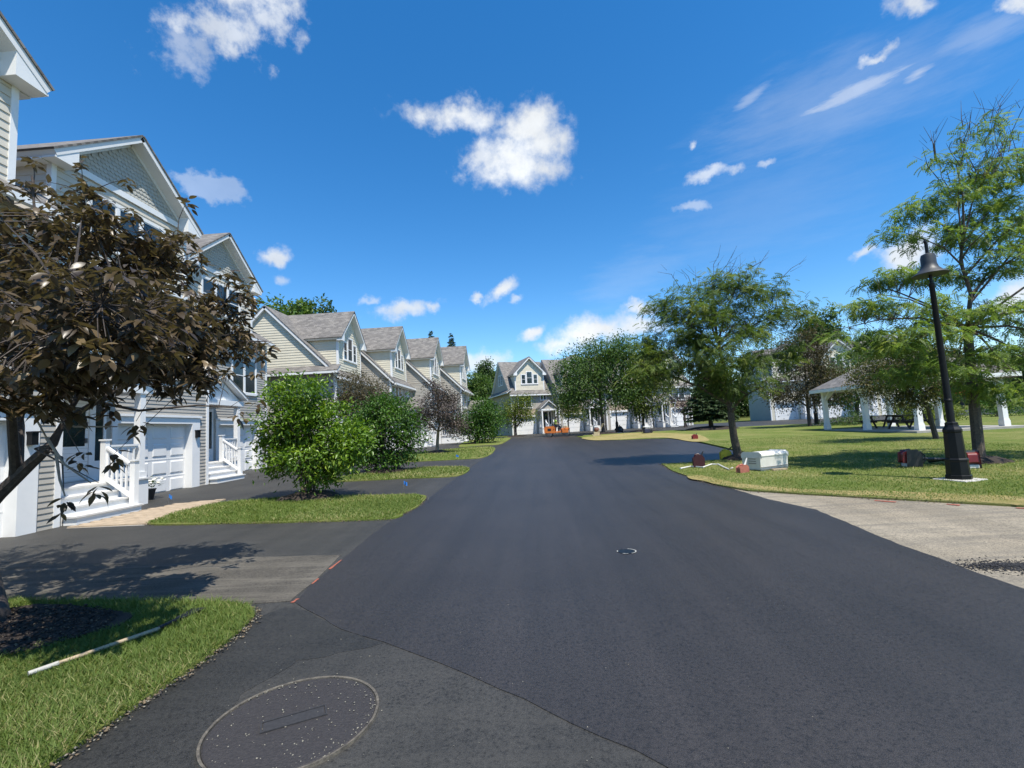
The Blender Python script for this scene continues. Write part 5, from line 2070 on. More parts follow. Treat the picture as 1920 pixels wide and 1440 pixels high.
def plant(name, label, cat, base, lb, leaf, per, cr, L, asp, seed, bark='bark', fork=1.2, r0=0.09, nprim=7, stems=1, group=None, frond=0, shell=0.45,
          bare=0.0, droop=0.25, flat=0.75, parts=('trunk', 'crown'), mulch=0.0, wid=0.34, tb=0.0, up=1.0, lead_s=1.0, kmax=0.8):
    g = np.random.default_rng(seed)
    C, own = sample_lobes(lb, g, shell)
    base = Vector(base)
    t = thing(name, label, cat, base, 0, group)
    C0 = C - np.array(base)[None]
    mb = branches((0, 0, 0), C0, fork, r0, g, nprim, 6, None, stems, bare, lead_s, kmax)
    mb.build(parts[0], M[bark], t, True)
    if frond:
        me = frond_mesh(C0, own, per, cr, L, g, frond, droop, flat, parts[1], wid)
    else:
        me = crown_mesh(C0, own, per, cr, L, asp, g, droop, flat, tb, up, parts[1])
    mk(parts[1], me, M[leaf], t)
    if mulch > 0:
        q = MB()
        n = 26
        vs_ = [(0, 0, 0.16)]
        for rr in (0.45, 0.8, 1.0):
            for k in range(n):
                a = 2 * math.pi * k / n
                w = mulch * rr * (1 + 0.10 * math.sin(3 * a + seed) + 0.06 * math.sin(7 * a))
                vs_.append((w * math.cos(a), w * math.sin(a), {0.45: 0.13, 0.8: 0.07, 1.0: -0.03}[rr] + 0.012 * math.sin(5 * a + rr * 9)))
        fs = [(0, 1 + k, 1 + (k + 1) % n) for k in range(n)]
        for r_ in range(2):
            for k in range(n):
                a, b = 1 + r_ * n + k, 1 + r_ * n + (k + 1) % n
                fs.append((a, a + n, b + n, b))
        q.add(vs_, fs)
        q.build('mulch_ring', M['mulch'], t, True)
    return t


def at_ground(px, Y, dz=0.02):
    x = P(px, 800, Y).x
    return Vector((x, Y, gz(x, Y) + dz))


SH = ('stem', 'foliage')
# --- left verge
plant('shrub', 'bright green broad leaved shrub on the lawn between two driveways', 'shrub', gloc(583, 934, 0.025),
      lobes(11.6, [(562, 742, 58, 40, 34), (545, 800, 68, 52, 52), (600, 800, 60, 55, 40), (650, 838, 48, 44, 40, -0.3), (585, 855, 80, 36, 44), (522, 840, 36, 46, 24), (586, 893, 42, 20, 12)]),
      'lf_shrub', 50, 0.16, 0.125, 0.42, 3, fork=0.35, r0=0.085, stems=6, nprim=14, parts=SH, mulch=0.75, droop=0.1)
plant('shrub', 'dark green dense shrub on the second lawn strip', 'shrub', gloc(725, 886, 0.025),
      lobes(17.4, [(720, 782, 58, 42, 46), (750, 822, 44, 46, 40), (688, 822, 40, 50, 34), (722, 855, 55, 30, 30), (705, 768, 38, 30, 18)]),
      'lf_shrub2', 60, 0.20, 0.135, 0.42, 4, fork=0.25, r0=0.12, stems=4, nprim=12, parts=SH, mulch=0.9, droop=0.1)
plant('tree', 'small tree with fine olive brown leaves behind the dark green shrub', 'tree', at_ground(690, 21.5),
      lobes(21.5, [(680, 738, 56, 46, 80), (712, 770, 40, 44, 36), (650, 768, 28, 48, 30), (690, 800, 40, 30, 20)]),
      'lf_olive', 84, 0.25, 0.095, 0.40, 5, fork=1.1, r0=0.09)
plant('tree', 'small dusty purple leaved tree with forked trunk on the third lawn strip', 'tree', gloc(820, 849, 0.02),
      lobes(27.8, [(822, 762, 38, 42, 50), (800, 788, 22, 28, 20), (850, 792, 26, 26, 26), (818, 732, 16, 20, 12), (838, 760, 30, 30, 18)]),
      'lf_purple', 56, 0.25, 0.13, 0.42, 6, bark='bark_pale', fork=1.25, r0=0.10, mulch=0.7)
plant('shrub', 'round green shrub at the corner where the left houses end', 'shrub', Vector((P(893, 830, 39.0).x, 39.0, gz(0, 39) + 0.02)),
      lobes(39.0, [(880, 795, 26, 26, 30), (918, 790, 27, 30, 34), (900, 768, 22, 18, 16), (905, 812, 34, 16, 18)]),
      'lf_shrub2', 90, 0.36, 0.19, 0.45, 7, fork=0.4, r0=0.12, stems=4, nprim=10, parts=SH, mulch=0.8)
plant('tree', 'small yellow green tree with low spreading limbs before the end house', 'tree', Vector((P(967, 812, 52.0).x, 52.0, gz(0, 52) + 0.01)),
      lobes(52.0, [(952, 775, 24, 20, 24), (985, 768, 22, 24, 26), (968, 754, 20, 14, 14), (975, 785, 28, 12, 12)]),
      'lf_golden', 60, 0.40, 0.20, 0.45, 8, fork=1.0, r0=0.16, mulch=1.2, bark='bark_dark')
plant('tree', 'small yellow green tree between two garages of the end houses', 'tree', Vector((P(1066, 808, 53.0).x, 53.0, gz(0, 53) + 0.01)),
      lobes(53.0, [(1058, 765, 22, 20, 24), (1080, 775, 18, 16, 18), (1066, 750, 16, 12, 10)]),
      'lf_golden', 60, 0.38, 0.19, 0.45, 9, fork=1.4, r0=0.09)

# --- street trees on the dry grass
plant('tree', 'broad dark green street tree behind the compactor on the dry grass', 'tree', Vector((P(1131, 809, 46.5).x, 46.5, gz(0, 46.5) + 0.02)),
      lobes(46.5, [(1112, 690, 58, 42, 56), (1078, 728, 42, 36, 34), (1150, 672, 48, 38, 44), (1160, 722, 42, 42, 36), (1108, 748, 46, 28, 26), (1070, 695, 34, 26, 20),
                   (1130, 650, 40, 18, 16)]),
      'lf_maple', 88, 0.55, 0.25, 0.42, 10, fork=2.1, r0=0.17, bark='bark_dark', mulch=1.5, group='street trees on the dry grass')
plant('tree', 'yellow green street tree beside the navy engine unit', 'tree', Vector((P(1207, 806, 47.5).x, 47.5, gz(0, 47.5) + 0.02)),
      lobes(47.5, [(1206, 694, 44, 44, 50), (1190, 746, 40, 26, 26), (1226, 728, 34, 36, 28), (1182, 712, 34, 34, 24), (1210, 660, 30, 22, 14), (1215, 768, 30, 14, 10)]),
      'lf_golden', 84, 0.50, 0.24, 0.42, 11, fork=2.0, r0=0.13, bark='bark_dark', mulch=1.3, group='street trees on the dry grass')
plant('tree', 'small dark purple twin trunked tree before the last end house', 'tree', Vector((P(1286, 798, 54.0).x, 54.0, gz(0, 54) + 0.01)),
      lobes(54.0, [(1282, 762, 17, 17, 20), (1266, 750, 14, 13, 12), (1295, 752, 14, 14, 12)]),
      'lf_darkpurple', 34, 0.40, 0.19, 0.45, 12, fork=1.1, r0=0.15, stems=2, bark='bark_dark')

# --- the leaning-limbed tree over the cooler
TB = gloc(1385, 862, 0.02)
plant('tree', 'leafy locust tree with dark forked trunk above the fuel cans', 'tree', TB,
      lobes(TB.y, [(1335, 565, 88, 46, 52), (1268, 635, 66, 50, 50, 0.3), (1400, 600, 72, 56, 54), (1232, 690, 44, 36, 28, -0.4), (1318, 680, 80, 50, 54), (1446, 650, 50, 44, 30, 0.4),
                   (1345, 722, 60, 24, 18), (1485, 590, 46, 22, 20), (1440, 545, 46, 26, 16), (1212, 655, 38, 26, 16, 0.2), (1375, 530, 46, 30, 22), (1290, 580, 60, 34, 26, -0.6), (1350, 640, 70, 60, 36, -0.9),
                   (1400, 700, 60, 40, 20, -0.8), (1240, 570, 40, 22, 12, 0.3)]),
      'lf_locust', 17, 0.18, 0.22, 0.4, 14, lead_s=0.7, kmax=0.55, fork=1.5, r0=0.115, nprim=15, frond=5, bare=0.05, droop=0.42, flat=0.6, mulch=0.55, wid=0.36)

# --- the tall honey locust by the lamp
TL = gloc(1838, 868, 0.02)
plant('tree', 'tall airy honey locust with layered branches beside the near street lamp', 'tree', TL,
      lobes(TL.y, [(1835, 335, 78, 22, 34), (1775, 372, 60, 16, 22), (1712, 398, 48, 10, 14), (1880, 395, 70, 30, 34), (1805, 448, 88, 16, 30), (1690, 440, 48, 9, 12),
                   (1650, 520, 52, 8, 14), (1745, 512, 78, 12, 24), (1860, 500, 80, 26, 34), (1905, 300, 56, 30, 24), (1700, 575, 76, 12, 26, -0.3), (1790, 592, 84, 18, 36, -0.4),
                   (1890, 590, 70, 34, 36), (1620, 572, 48, 8, 12, -0.3), (1665, 650, 60, 14, 22, -0.6), (1800, 665, 66, 20, 26, -0.4), (1885, 670, 66, 34, 34),
                   (1850, 250, 50, 26, 12), (2010, 430, 100, 110, 60), (2010, 620, 90, 70, 44), (1760, 300, 40, 14, 8), (1850, 430, 60, 50, 20, 1.0), (1700, 690, 50, 12, 14, -0.5), (1850, 722, 62, 18, 24, -0.3), (1755, 705, 62, 14, 20, -0.5), (1905, 742, 50, 18, 16), (1625, 628, 60, 10, 14, -0.5), (1722, 632, 74, 12, 24, -0.6)]),
      'lf_locust2', 11, 0.16, 0.21, 0.4, 15, lead_s=0.55, kmax=0.5, fork=3.3, r0=0.108, nprim=30, frond=6, bare=0.11, droop=0.5, flat=0.30, mulch=0.6, wid=0.34)

# --- around the picnic shelter
plant('tree', 'reddish brown crab apple in front of the picnic shelter', 'tree', at_ground(1752, 19.6),
      lobes(19.6, [(1672, 690, 56, 38, 44), (1740, 718, 52, 34, 40), (1622, 712, 36, 30, 20), (1775, 690, 44, 40, 30), (1700, 748, 50, 16, 16), (1735, 660, 50, 26, 20)]),
      'lf_redbrown', 90, 0.24, 0.11, 0.45, 16, fork=1.2, r0=0.09, bark='bark_dark')
plant('tree', 'olive green tree beside the far corner of the picnic shelter', 'tree', at_ground(1519, 38.0),
      lobes(38.0, [(1512, 690, 50, 54, 64), (1478, 735, 32, 34, 28), (1550, 718, 36, 40, 34), (1500, 645, 36, 30, 22)]),
      'lf_olive', 84, 0.42, 0.19, 0.42, 17, fork=1.5, r0=0.13, bark='bark_dark', tb=-0.1)
plant('tree', 'dark green tree standing behind the picnic shelter', 'tree', at_ground(1606, 40.0),
      lobes(40.0, [(1600, 705, 56, 48, 60), (1645, 675, 50, 44, 46), (1575, 740, 36, 28, 20), (1700, 690, 40, 36, 26)]),
      'lf_maple', 84, 0.46, 0.21, 0.42, 18, fork=1.8, r0=0.15, bark='bark_dark')
for k, (px, py, rx, ry, Y, lf, lbl) in enumerate((
        (1590, 791, 34, 12, 37.0, 'lf_forest', 'low dark hedge shrub just behind the picnic shelter'),
        (1706, 768, 30, 16, 34.5, 'lf_golden', 'bright yellow green shrub seen through the picnic shelter'),
        (1765, 775, 26, 12, 35.5, 'lf_golden', 'lower yellow green shrub seen past the picnic tables'),
        (1872, 765, 40, 13, 38.0, 'lf_shrub2', 'low green shrub beyond the right hand shelter posts'))):
    plant('shrub', lbl, 'shrub', at_ground(px, Y), lobes(Y, [(px, py, rx, ry, 44)]), lf, 46, 0.30, 0.15, 0.45, 40 + k, fork=0.2, r0=0.06, stems=3, parts=SH)


# --- spruce
def spruce(name, label, base, H, Rb, seed, leaf='lf_spruce', skirt=0.12, group=None, needle=0.16, dens=1.0, mulch=0.0, gap=0.028, jz=0.0):
    g = np.random.default_rng(seed)
    t = thing(name, label, 'tree', base, 0, group)
    mb = MB().tube([(0, 0, -0.15), (0, 0, H * 0.5), (0, 0, H)], [Rb * 0.085, Rb * 0.05, 0.01], 8)
    PP, AA, NN, LL, TT = [], [], [], [], []
    z = H * skirt
    while z < H * 0.985:
        f = (z - H * skirt) / (H * (1 - skirt))
        rad = Rb * (1 - f) ** 0.85 * g.uniform(0.85, 1.1) + 0.05
        nb = max(4, int((9 - 4 * f) * dens))
        a0 = g.uniform(0, 6.28)
        for k in range(nb):
            a = a0 + 2 * math.pi * k / nb + g.normal(0, 0.12)
            r_ = rad * g.uniform(0.75, 1.08)
            d = np.array([math.cos(a), math.sin(a), 0])
            s = np.array([-d[1], d[0], 0])
            tip = np.array([0, 0, z - r_ * 0.12]) + d * r_
            mb.tube([(0, 0, z), tip], [0.02 * (1 - f) + 0.006, 0.004], 4, False)
            m = int(14 + 30 * r_ * dens)
            u = g.random(m) ** 0.7
            side = g.normal(0, 0.22, m) * r_ * (1.1 - u)
            p = np.array([0, 0, z])[None] + d[None] * (u * r_)[:, None] + s[None] * side[:, None]
            p[:, 2] += g.normal(0, jz) - 0.12 * r_ * u - 0.06 * np.abs(side) - np.abs(g.normal(0, 0.05, m)) * r_ * 0.5
            PP.append(p)
            AA.append(unit(d[None] * 0.9 + s[None] * np.sign(side)[:, None] * 0.6 + g.normal(0, 0.25, (m, 3)) + np.array([[0, 0, -0.25]])))
            NN.append(unit(g.normal(0, 0.35, (m, 3)) + np.array([[0, 0, 1]])))
            LL.append(needle * (0.7 + 0.9 * g.random(m)) * (0.6 + 0.4 * r_ / Rb))
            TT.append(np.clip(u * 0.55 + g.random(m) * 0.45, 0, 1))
        z += H * gap * (1.25 - 0.5 * f) * g.uniform(0.7, 1.3)
    mb.build('trunk', M['bark_dark'], t, True)
    PP, AA, NN, LL, TT = map(np.concatenate, (PP, AA, NN, LL, TT))
    V, F = leaf_arrays(PP, AA, NN, LL, LL * 0.42, 0.1)
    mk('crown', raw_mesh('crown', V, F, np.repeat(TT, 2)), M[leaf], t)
    if mulch:
        q = MB().lathe([(mulch * 1.05, -0.05), (mulch * 0.9, 0.12), (mulch * 0.55, 0.26), (0.1, 0.32)], 26)
        q.build('mulch_ring', M['mulch'], t, True)
    return t


sp_ = Vector((P(1334, 806, 42.5).x, 42.5, gz(0, 42.5) + 0.02))
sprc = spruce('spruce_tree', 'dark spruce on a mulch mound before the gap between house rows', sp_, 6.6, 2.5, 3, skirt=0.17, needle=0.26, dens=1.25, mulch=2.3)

# --- woods behind the houses
FOREST = []


def forest_tree(seed, H, Rw, leaf):
    g = np.random.default_rng(seed)
    lb = []
    for k in range(9):
        a = g.uniform(0, 6.28)
        r_ = g.uniform(0.0, 0.55) * Rw
        z = H * g.uniform(0.42, 0.86)
        s = g.uniform(0.38, 0.58) * Rw
        lb.append((Vector((r_ * math.cos(a), r_ * math.sin(a), z)), s, s, s * 0.85, 26))
    lb.append((Vector((0, 0, H * 0.86)), Rw * 0.42, Rw * 0.42, H * 0.13, 24))
    return plant('tree', 'x', 'tree', (0, 0, 0), lb, leaf, 40, Rw * 0.11, Rw * 0.085, 0.55, seed, fork=H * 0.3, r0=0.022 * H, bark='bark_dark', group='woods behind the houses')


fa = forest_tree(71, 17.0, 5.5, 'lf_forest')
fb = forest_tree(72, 14.0, 5.0, 'lf_maple')
fc_ = forest_tree(73, 19.0, 6.0, 'lf_forest')
pn = spruce('pine_tree', 'x', (0, 0, 0), 17.0, 3.2, 9, leaf='lf_pine', skirt=0.15, needle=0.34, dens=0.8, gap=0.012, jz=0.25)
FU = set()


def put(proto, label, px, Y, top, rot, group, k=None):
    """stand a copy so that its top shows at the given pixel row"""
    o = proto if id(proto) not in FU else copy_tree(proto)
    FU.add(id(proto))
    c = P(px, top, Y)
    x = c.x
    z = gz(x, Y) - 0.1
    h = {id(fa): 17.0, id(fb): 14.0, id(fc_): 19.0, id(pn): 17.0}[id(proto)]
    s = (c.z - z) / (h * 0.97)
    o.location = (x, Y, z)
    o.rotation_euler = (0, 0, rot)
    o.scale = (s, s, s)
    o['label'] = label
    o['group'] = group


WG = 'woods behind the houses'
put(fa, 'wide green tree rising between the left row and the end houses', 912, 84.0, 680, 0.0, WG)
put(fb, 'lower green tree in the gap left of the end houses', 893, 74.0, 700, 1.0, WG)
put(fc_, 'round topped tree behind the gap left of the end houses', 940, 92.0, 690, 2.0, WG)
put(fb, 'low tree close behind the shaded end wall', 925, 78.0, 735, 4.2, WG)
put(fb, 'leafy tree top showing above the near dormered roof', 541, 62.0, 562, 0.3, WG)
put(fa, 'second leafy tree top over the near dormered roof, lower and nearer the dormer', 588, 64.0, 572, 1.7, WG)
put(pn, 'pine top between the second and third dormer roofs', 808, 74.0, 626, 2.9, WG)
put(pn, 'pine top above the last dormer roof of the left row', 846, 72.0, 630, 4.1, WG)
for k, (px, Y, top, pr_, lbl) in enumerate((
        (1545, 92, 588, fa, 'tallest rounded tree behind the pale townhouses'),
        (1480, 96, 640, fb, 'tree behind the roof of the first pale townhouse'),
        (1625, 84, 622, fc_, 'broad tree behind the middle of the pale townhouses'),
        (1700, 80, 640, fb, 'tree behind the far end of the pale townhouses'),
        (1790, 74, 655, fa, 'tree in the woods past the shelter and the pale townhouses'),
        (1880, 70, 660, fc_, 'woods tree at the right of the lawn edge'),
        (1960, 60, 640, fb, 'woods tree bordering the lawn beyond the honey locust'),
        (2080, 55, 600, fa, 'woods tree far along the lawn border'),
        (1850, 52, 690, fb, 'lower bushy tree close beyond the right end of the lawn'),
        (1925, 46, 670, fa, 'bushy tree at the lawn edge behind the right shelter posts'),
        (1745, 60, 690, fc_, 'bushy tree directly behind the picnic shelter roof'),
        (1400, 100, 660, fc_, 'tree behind the gap between the end houses and pale townhouses'),
        (1340, 98, 680, fb, 'tree behind the spruce and the last end house'))):
    put(pr_, lbl, px, float(Y), top, k * 1.3, WG)


# the far wood closing the view
gw = np.random.default_rng(5)
nc = 5200
tpar = gw.random(nc)
wx = np.where(tpar < 0.72, -130 + tpar / 0.72 * 250, 100 + gw.normal(0, 6, nc))
wy = np.where(tpar < 0.72, 118 + gw.normal(0, 5, nc), 118 - (tpar - 0.72) / 0.28 * 130)
env = 7.5 + 2.6 * np.sin(wx * 0.11 + 1) + 1.8 * np.sin(wx * 0.31 + wy * 0.2) + 1.2 * np.sin(wx * 0.7 + wy * 0.5)
wz = 1.0 + env * gw.random(nc) ** 0.9
CW = np.stack([wx, wy, wz], 1)
ow = unit(np.stack([-0.2 * np.ones(nc), -0.8 * np.ones(nc), 0.5 * np.ones(nc)], 1) + gw.normal(0, 0.5, (nc, 3)))
wm = crown_mesh(CW, ow, 34, 1.25, 0.75, 0.6, gw, 0.2, 0.7, 0.0, 1.0, 'woodland')
tag(mk('woodland', wm, M['lf_forest']), 'far green wood closing the view behind all the houses', 'woodland', kind='stuff')


# ------------------------------------------------------------------ the bronze-leaved tree in front
def plum_leaf_mesh(name, seed):
    """one pointed, folded, drooping leaf of unit length along +x"""
    rr = random.Random(seed)
    dr = rr.uniform(0.12, 0.38)
    fo = rr.uniform(0.05, 0.16)
    cols_ = [(0.0, 0.015), (0.18, 0.14), (0.42, 0.215), (0.68, 0.17), (0.88, 0.07), (1.0, 0.0)]
    V, F = [], []
    for (x, w) in cols_:
        z = -dr * x * x
        V += [(x, w, z + fo * w * 2.0 + 0.012 * math.sin(9 * x + seed)), (x, 0, z), (x, -w, z + fo * w * 2.0 - 0.012 * math.sin(8 * x + seed))]
    for i in range(len(cols_) - 1):
        a = i * 3
        F += [(a, a + 1, a + 4, a + 3), (a + 1, a + 2, a + 5, a + 4)]
    return np.array(V), np.array(F)


PT = gloc(-12, 1172, 0.02)
plum = thing('bronze_tree', 'bronze purple leaved tree overhanging the near driveway', 'tree', PT)
gpl = np.random.default_rng(77)
PL = [(110, 590, 150, 95, 70, 3.5), (290, 600, 120, 85, 90, 4.1), (60, 450, 95, 75, 52, 4.4), (215, 455, 115, 70, 100, 4.4), (415, 625, 80, 60, 62, 5.4), (420, 560, 60, 60, 34, 5.4),
      (110, 690, 150, 50, 56, 3.3), (310, 695, 110, 40, 56, 4.2), (-110, 560, 130, 150, 70, 4.8), (-140, 440, 120, 80, 30, 5.0), (150, 570, 150, 90, 44, 2.9), (60, 745, 80, 28, 14, 3.2), (160, 590, 170, 100, 70, 5.3), (330, 620, 110, 80, 50, 5.4), (250, 560, 110, 70, 36, 3.4),
      (325, 480, 52, 64, 34, 5.2), (150, 370, 70, 46, 26, 5.0), (40, 350, 50, 30, 8, 5.0), (230, 640, 130, 60, 40, 3.1), (-100, 720, 120, 60, 34, 4.6), (-60, 620, 200, 120, 50, 5.6)]
TIPS = []
for (px, py, rx, ry, n, Y) in PL:
    c = np.array(P(px, py, Y))
    k = Y / FPX
    d = unit(gpl.normal(size=(n, 3)))
    r_ = gpl.random(n)[:, None] ** 0.4
    TIPS.append(c[None] + d * r_ * np.array([[rx * k, min(rx * k, 0.75), ry * k]]))
for (px, py, Y) in ((152, 300, 5.0), (62, 300, 5.0), (352, 372, 5.3), (345, 430, 5.3), (240, 335, 5.1), (505, 645, 5.5), (470, 560, 5.4), (150, 775, 3.9), (110, 735, 3.8), (205, 765, 3.9),
                    (255, 790, 4.0), (185, 905, 3.8), (150, 850, 3.7), (215, 850, 3.8), (430, 690, 5.2), (450, 770, 5.1), (480, 745, 5.3), (120, 930, 3.8), (480, 690, 5.4)):
    TIPS.append(np.array([P(px, py, Y)]))
for (c, r_, n) in (((-4.9, 3.1, 3.1), (1.3, 0.9, 0.95), 150), ((-6.0, 4.4, 3.2), (1.2, 1.2, 1.0), 110), ((-4.3, 4.1, 3.0), (0.7, 0.7, 0.6), 50)):
    d = unit(gpl.normal(size=(n, 3)))           # the half of the crown on this side of the trunk
    TIPS.append(np.array(c)[None] + d * (gpl.random(n)[:, None] ** 0.4) * np.array([r_]))
TIPS = np.concatenate(TIPS)
TIPS0 = TIPS - np.array(PT)[None]


def Q(px, py, Y):
    return np.array(P(px, py, Y)) - np.array(PT)


tm = MB()
SK = []


def limb(pts, r0, r1, sides=8):
    rs_ = list(np.linspace(r0, r1, len(pts)))
    tm.tube(pts, rs_, sides)
    for i in range(len(pts) - 1):
        for t in (0.0, 0.25, 0.5, 0.75):
            SK.append((pts[i] * (1 - t) + pts[i + 1] * t, rs_[i] * (1 - t) + rs_[i + 1] * t))


trunk_top = Q(-55, 985, 4.5)
limb([np.array((0, 0, -0.15)), np.array((0, 0, 0.05)), Q(-25, 1090, 4.55), trunk_top], 0.115, 0.095, 10)
limb([trunk_top, Q(0, 925, 4.5), Q(55, 872, 4.45), Q(98, 832, 4.45), Q(150, 735, 4.6), Q(215, 640, 4.9), Q(300, 540, 5.1), Q(340, 440, 5.3)], 0.070, 0.010)
limb([Q(30, 895, 4.48), Q(35, 800, 4.6), Q(28, 720, 4.7), Q(60, 600, 4.85), Q(70, 470, 5.0), Q(60, 330, 5.0)], 0.055, 0.010)
limb([Q(35, 790, 4.6), Q(60, 700, 4.6), Q(130, 600, 4.9), Q(170, 470, 5.0), Q(152, 330, 5.0)], 0.035, 0.008)
limb([Q(120, 790, 4.5), Q(220, 730, 4.8), Q(330, 690, 5.1), Q(430, 640, 5.35), Q(500, 640, 5.5)], 0.030, 0.007)
limb([Q(140, 745, 4.6), Q(260, 770, 4.9), Q(370, 760, 5.1), Q(450, 765, 5.1)], 0.018, 0.005)
limb([Q(220, 730, 4.8), Q(330, 660, 5.0), Q(400, 600, 5.3), Q(425, 560, 5.4)], 0.020, 0.006)
limb([Q(150, 735, 4.6), Q(230, 680, 4.4), Q(310, 640, 4.2), Q(370, 620, 4.2)], 0.022, 0.006)
limb([Q(310, 640, 4.2), Q(330, 690, 4.2), Q(390, 700, 4.3)], 0.012, 0.005)
limb([trunk_top, Q(-90, 850, 4.7), Q(-120, 700, 4.8), Q(-110, 520, 4.9), Q(-130, 400, 5.0)], 0.07, 0.012)
limb([Q(-110, 650, 4.85), Q(-20, 560, 5.3), Q(60, 520, 5.6)], 0.03, 0.008)
limb([Q(30, 895, 4.48), Q(20, 760, 4.1), Q(90, 660, 3.7), Q(190, 600, 3.4), Q(290, 580, 3.5)], 0.045, 0.008)
limb([Q(20, 760, 4.1), Q(60, 660, 3.4), Q(140, 600, 3.0), Q(210, 560, 2.9)], 0.03, 0.006)
limb([trunk_top, np.array((-5.0, 3.9, 2.3)) - np.array(PT), np.array((-4.9, 3.2, 3.0)) - np.array(PT), np.array((-4.7, 2.6, 3.6)) - np.array(PT)], 0.06, 0.010)
SPn = np.array([s[0] for s in SK])
SRn = np.array([s[1] for s in SK])
for tp_ in TIPS0:
    dd = np.linalg.norm(SPn - tp_, axis=1) + np.maximum(0, SPn[:, 2] - tp_[2]) * 0.5
    j = int(np.argmin(dd))
    o = SPn[j]
    v = tp_ - o
    Lv = np.linalg.norm(v)
    m1 = o + v * 0.5 + np.array([gpl.normal(0, 0.07), gpl.normal(0, 0.07), 0.10]) * Lv
    r_ = min(SRn[j] * 0.6, 0.006 + 0.006 * Lv)
    tm.tube([o, m1, tp_], [r_, r_ * 0.7, 0.0022], 5, False)
tm.build('trunk', M['bark_dark'], plum, True)
q = MB()
for pts in ([Q(-15, 690, 3.6), Q(30, 735, 3.65), Q(62, 775, 3.7), Q(88, 822, 3.8), Q(105, 850, 3.85)], [Q(62, 775, 3.7), Q(140, 800, 3.8), Q(220, 800, 3.9)],
            [Q(88, 822, 3.8), Q(120, 870, 3.8), Q(170, 905, 3.8)], [Q(105, 850, 3.85), Q(112, 900, 3.8), Q(122, 930, 3.8)]):
    q.tube(pts, list(np.linspace(0.013, 0.005, len(pts))), 6)
q.build('bare_branch', M['bark_pale'], plum, True)

VAR = [plum_leaf_mesh('leaf', s) for s in range(5)]
LP, LT = [], []
cen_ = TIPS.mean(0)
for tp_ in TIPS:
    nl = int(gpl.integers(9, 15))
    a0 = gpl.uniform(0, 6.28)
    ctint = gpl.random()
    for k in range(nl):
        a = a0 + k * 2.4 + gpl.normal(0, 0.25)
        dz = gpl.normal(-0.35, 0.35)
        A = np.array([math.cos(a), math.sin(a), dz])
        A = A + (tp_ - cen_) * 0.12
        A /= np.linalg.norm(A)
        N = np.array([gpl.normal(0, 0.35), gpl.normal(0, 0.35), 1.0])
        S = np.cross(N, A)
        S /= np.linalg.norm(S)
        N = np.cross(A, S)
        L_ = gpl.uniform(0.070, 0.128)
        p = tp_ + A * 0.012 - np.array([0, 0, 1]) * gpl.uniform(0, 0.10) + gpl.normal(0, 0.02, 3)
        LP.append((p, A, S, N, L_, int(gpl.integers(0, 5))))
        LT.append(min(1.0, max(0.0, 0.45 * ctint + 0.5 * gpl.random())))
# the leaves that show largest are single objects, the rest one mass
cam_inv = CAM_ROT.transposed()
score = []
for i, (p, A, S, N, L_, vi) in enumerate(LP):
    c = cam_inv @ (Vector(p) - Vector((0, 0, CAMZ)))
    if c.z > -0.3:
        score.append(-1)
        continue
    u_, v_ = 960 + FPX * c.x / -c.z, 720 - FPX * c.y / -c.z
    score.append(L_ / -c.z if (0 < u_ < 1920 and 0 < v_ < 1440) else -1)
order = np.argsort(-np.array(score))
single = set(int(i) for i in order[:300])
VARM = []
for s in range(5):
    V_, F_ = VAR[s]
    for t in (0.15, 0.5, 0.85):
        me = raw_mesh('leaf', V_, F_, np.full(len(F_), t))
        me.materials.append(M['lf_plum'])
        me.polygons.foreach_set('use_smooth', [True] * len(me.polygons))
        VARM.append(me)
AV, AF, AT = [], [], []
off = 0
for i, (p, A, S, N, L_, vi) in enumerate(LP):
    if i in single:
        o = mk('leaf', VARM[vi * 3 + (0 if LT[i] < 0.33 else 1 if LT[i] < 0.66 else 2)], None, plum)
        m = Matrix((Vector(A) * L_, Vector(S) * L_, Vector(N) * L_)).transposed().to_4x4()
        m.translation = Vector(p) - PT
        o.matrix_local = m
    else:
        V_, F_ = VAR[vi]
        AV.append((p - np.array(PT))[None] + (V_[:, :1] * A[None] + V_[:, 1:2] * S[None] + V_[:, 2:3] * N[None]) * L_)
        AF.append(F_ + off)
        AT.append(np.full(len(F_), LT[i]))
        off += len(V_)
me = raw_mesh('crown', np.concatenate(AV), np.concatenate(AF), np.concatenate(AT))
me.polygons.foreach_set('use_smooth', [True] * len(me.polygons))
tag(mk('crown', me, M['lf_plum'], plum), kind='stuff')
# mulch bed round it, ragged and full of chips
mp_ = gloc(10, 1195)
bed = [(mp_.x + 1.15 * math.cos(a) * (1 + 0.12 * math.sin(3 * a)) - 0.25, mp_.y + 0.62 * math.sin(a) * (1 + 0.1 * math.sin(4 * a + 1))) for a in np.linspace(0, 6.28, 40)[:-1]]
tag(sheet('mulch_bed', lin_poly(bed, 0.1, 0.03, 12), 0.04, M['mulch'], 0.03), kind='structure')
cs = []
for k in range(2600):
    a = rng.uniform(0, 6.28)
    r_ = math.sqrt(rng.random())
    x, y = mp_.x - 0.25 + 1.12 * r_ * math.cos(a), mp_.y + 0.6 * r_ * math.sin(a)
    cs.append((x, y, gz(x, y) + 0.045 + rng.uniform(0, 0.012)))
tag(chips('mulch_chips', cs[:2000], 0.008, 0.024, 15, M['mulch']), 'dark bark mulch under the bronze leaved tree', 'mulch', kind='stuff')
tag(chips('dry_litter', cs[2000:], 0.004, 0.013, 16, M['litter']), 'dry leaf litter on the mulch under the bronze leaved tree', 'leaf litter', kind='stuff')


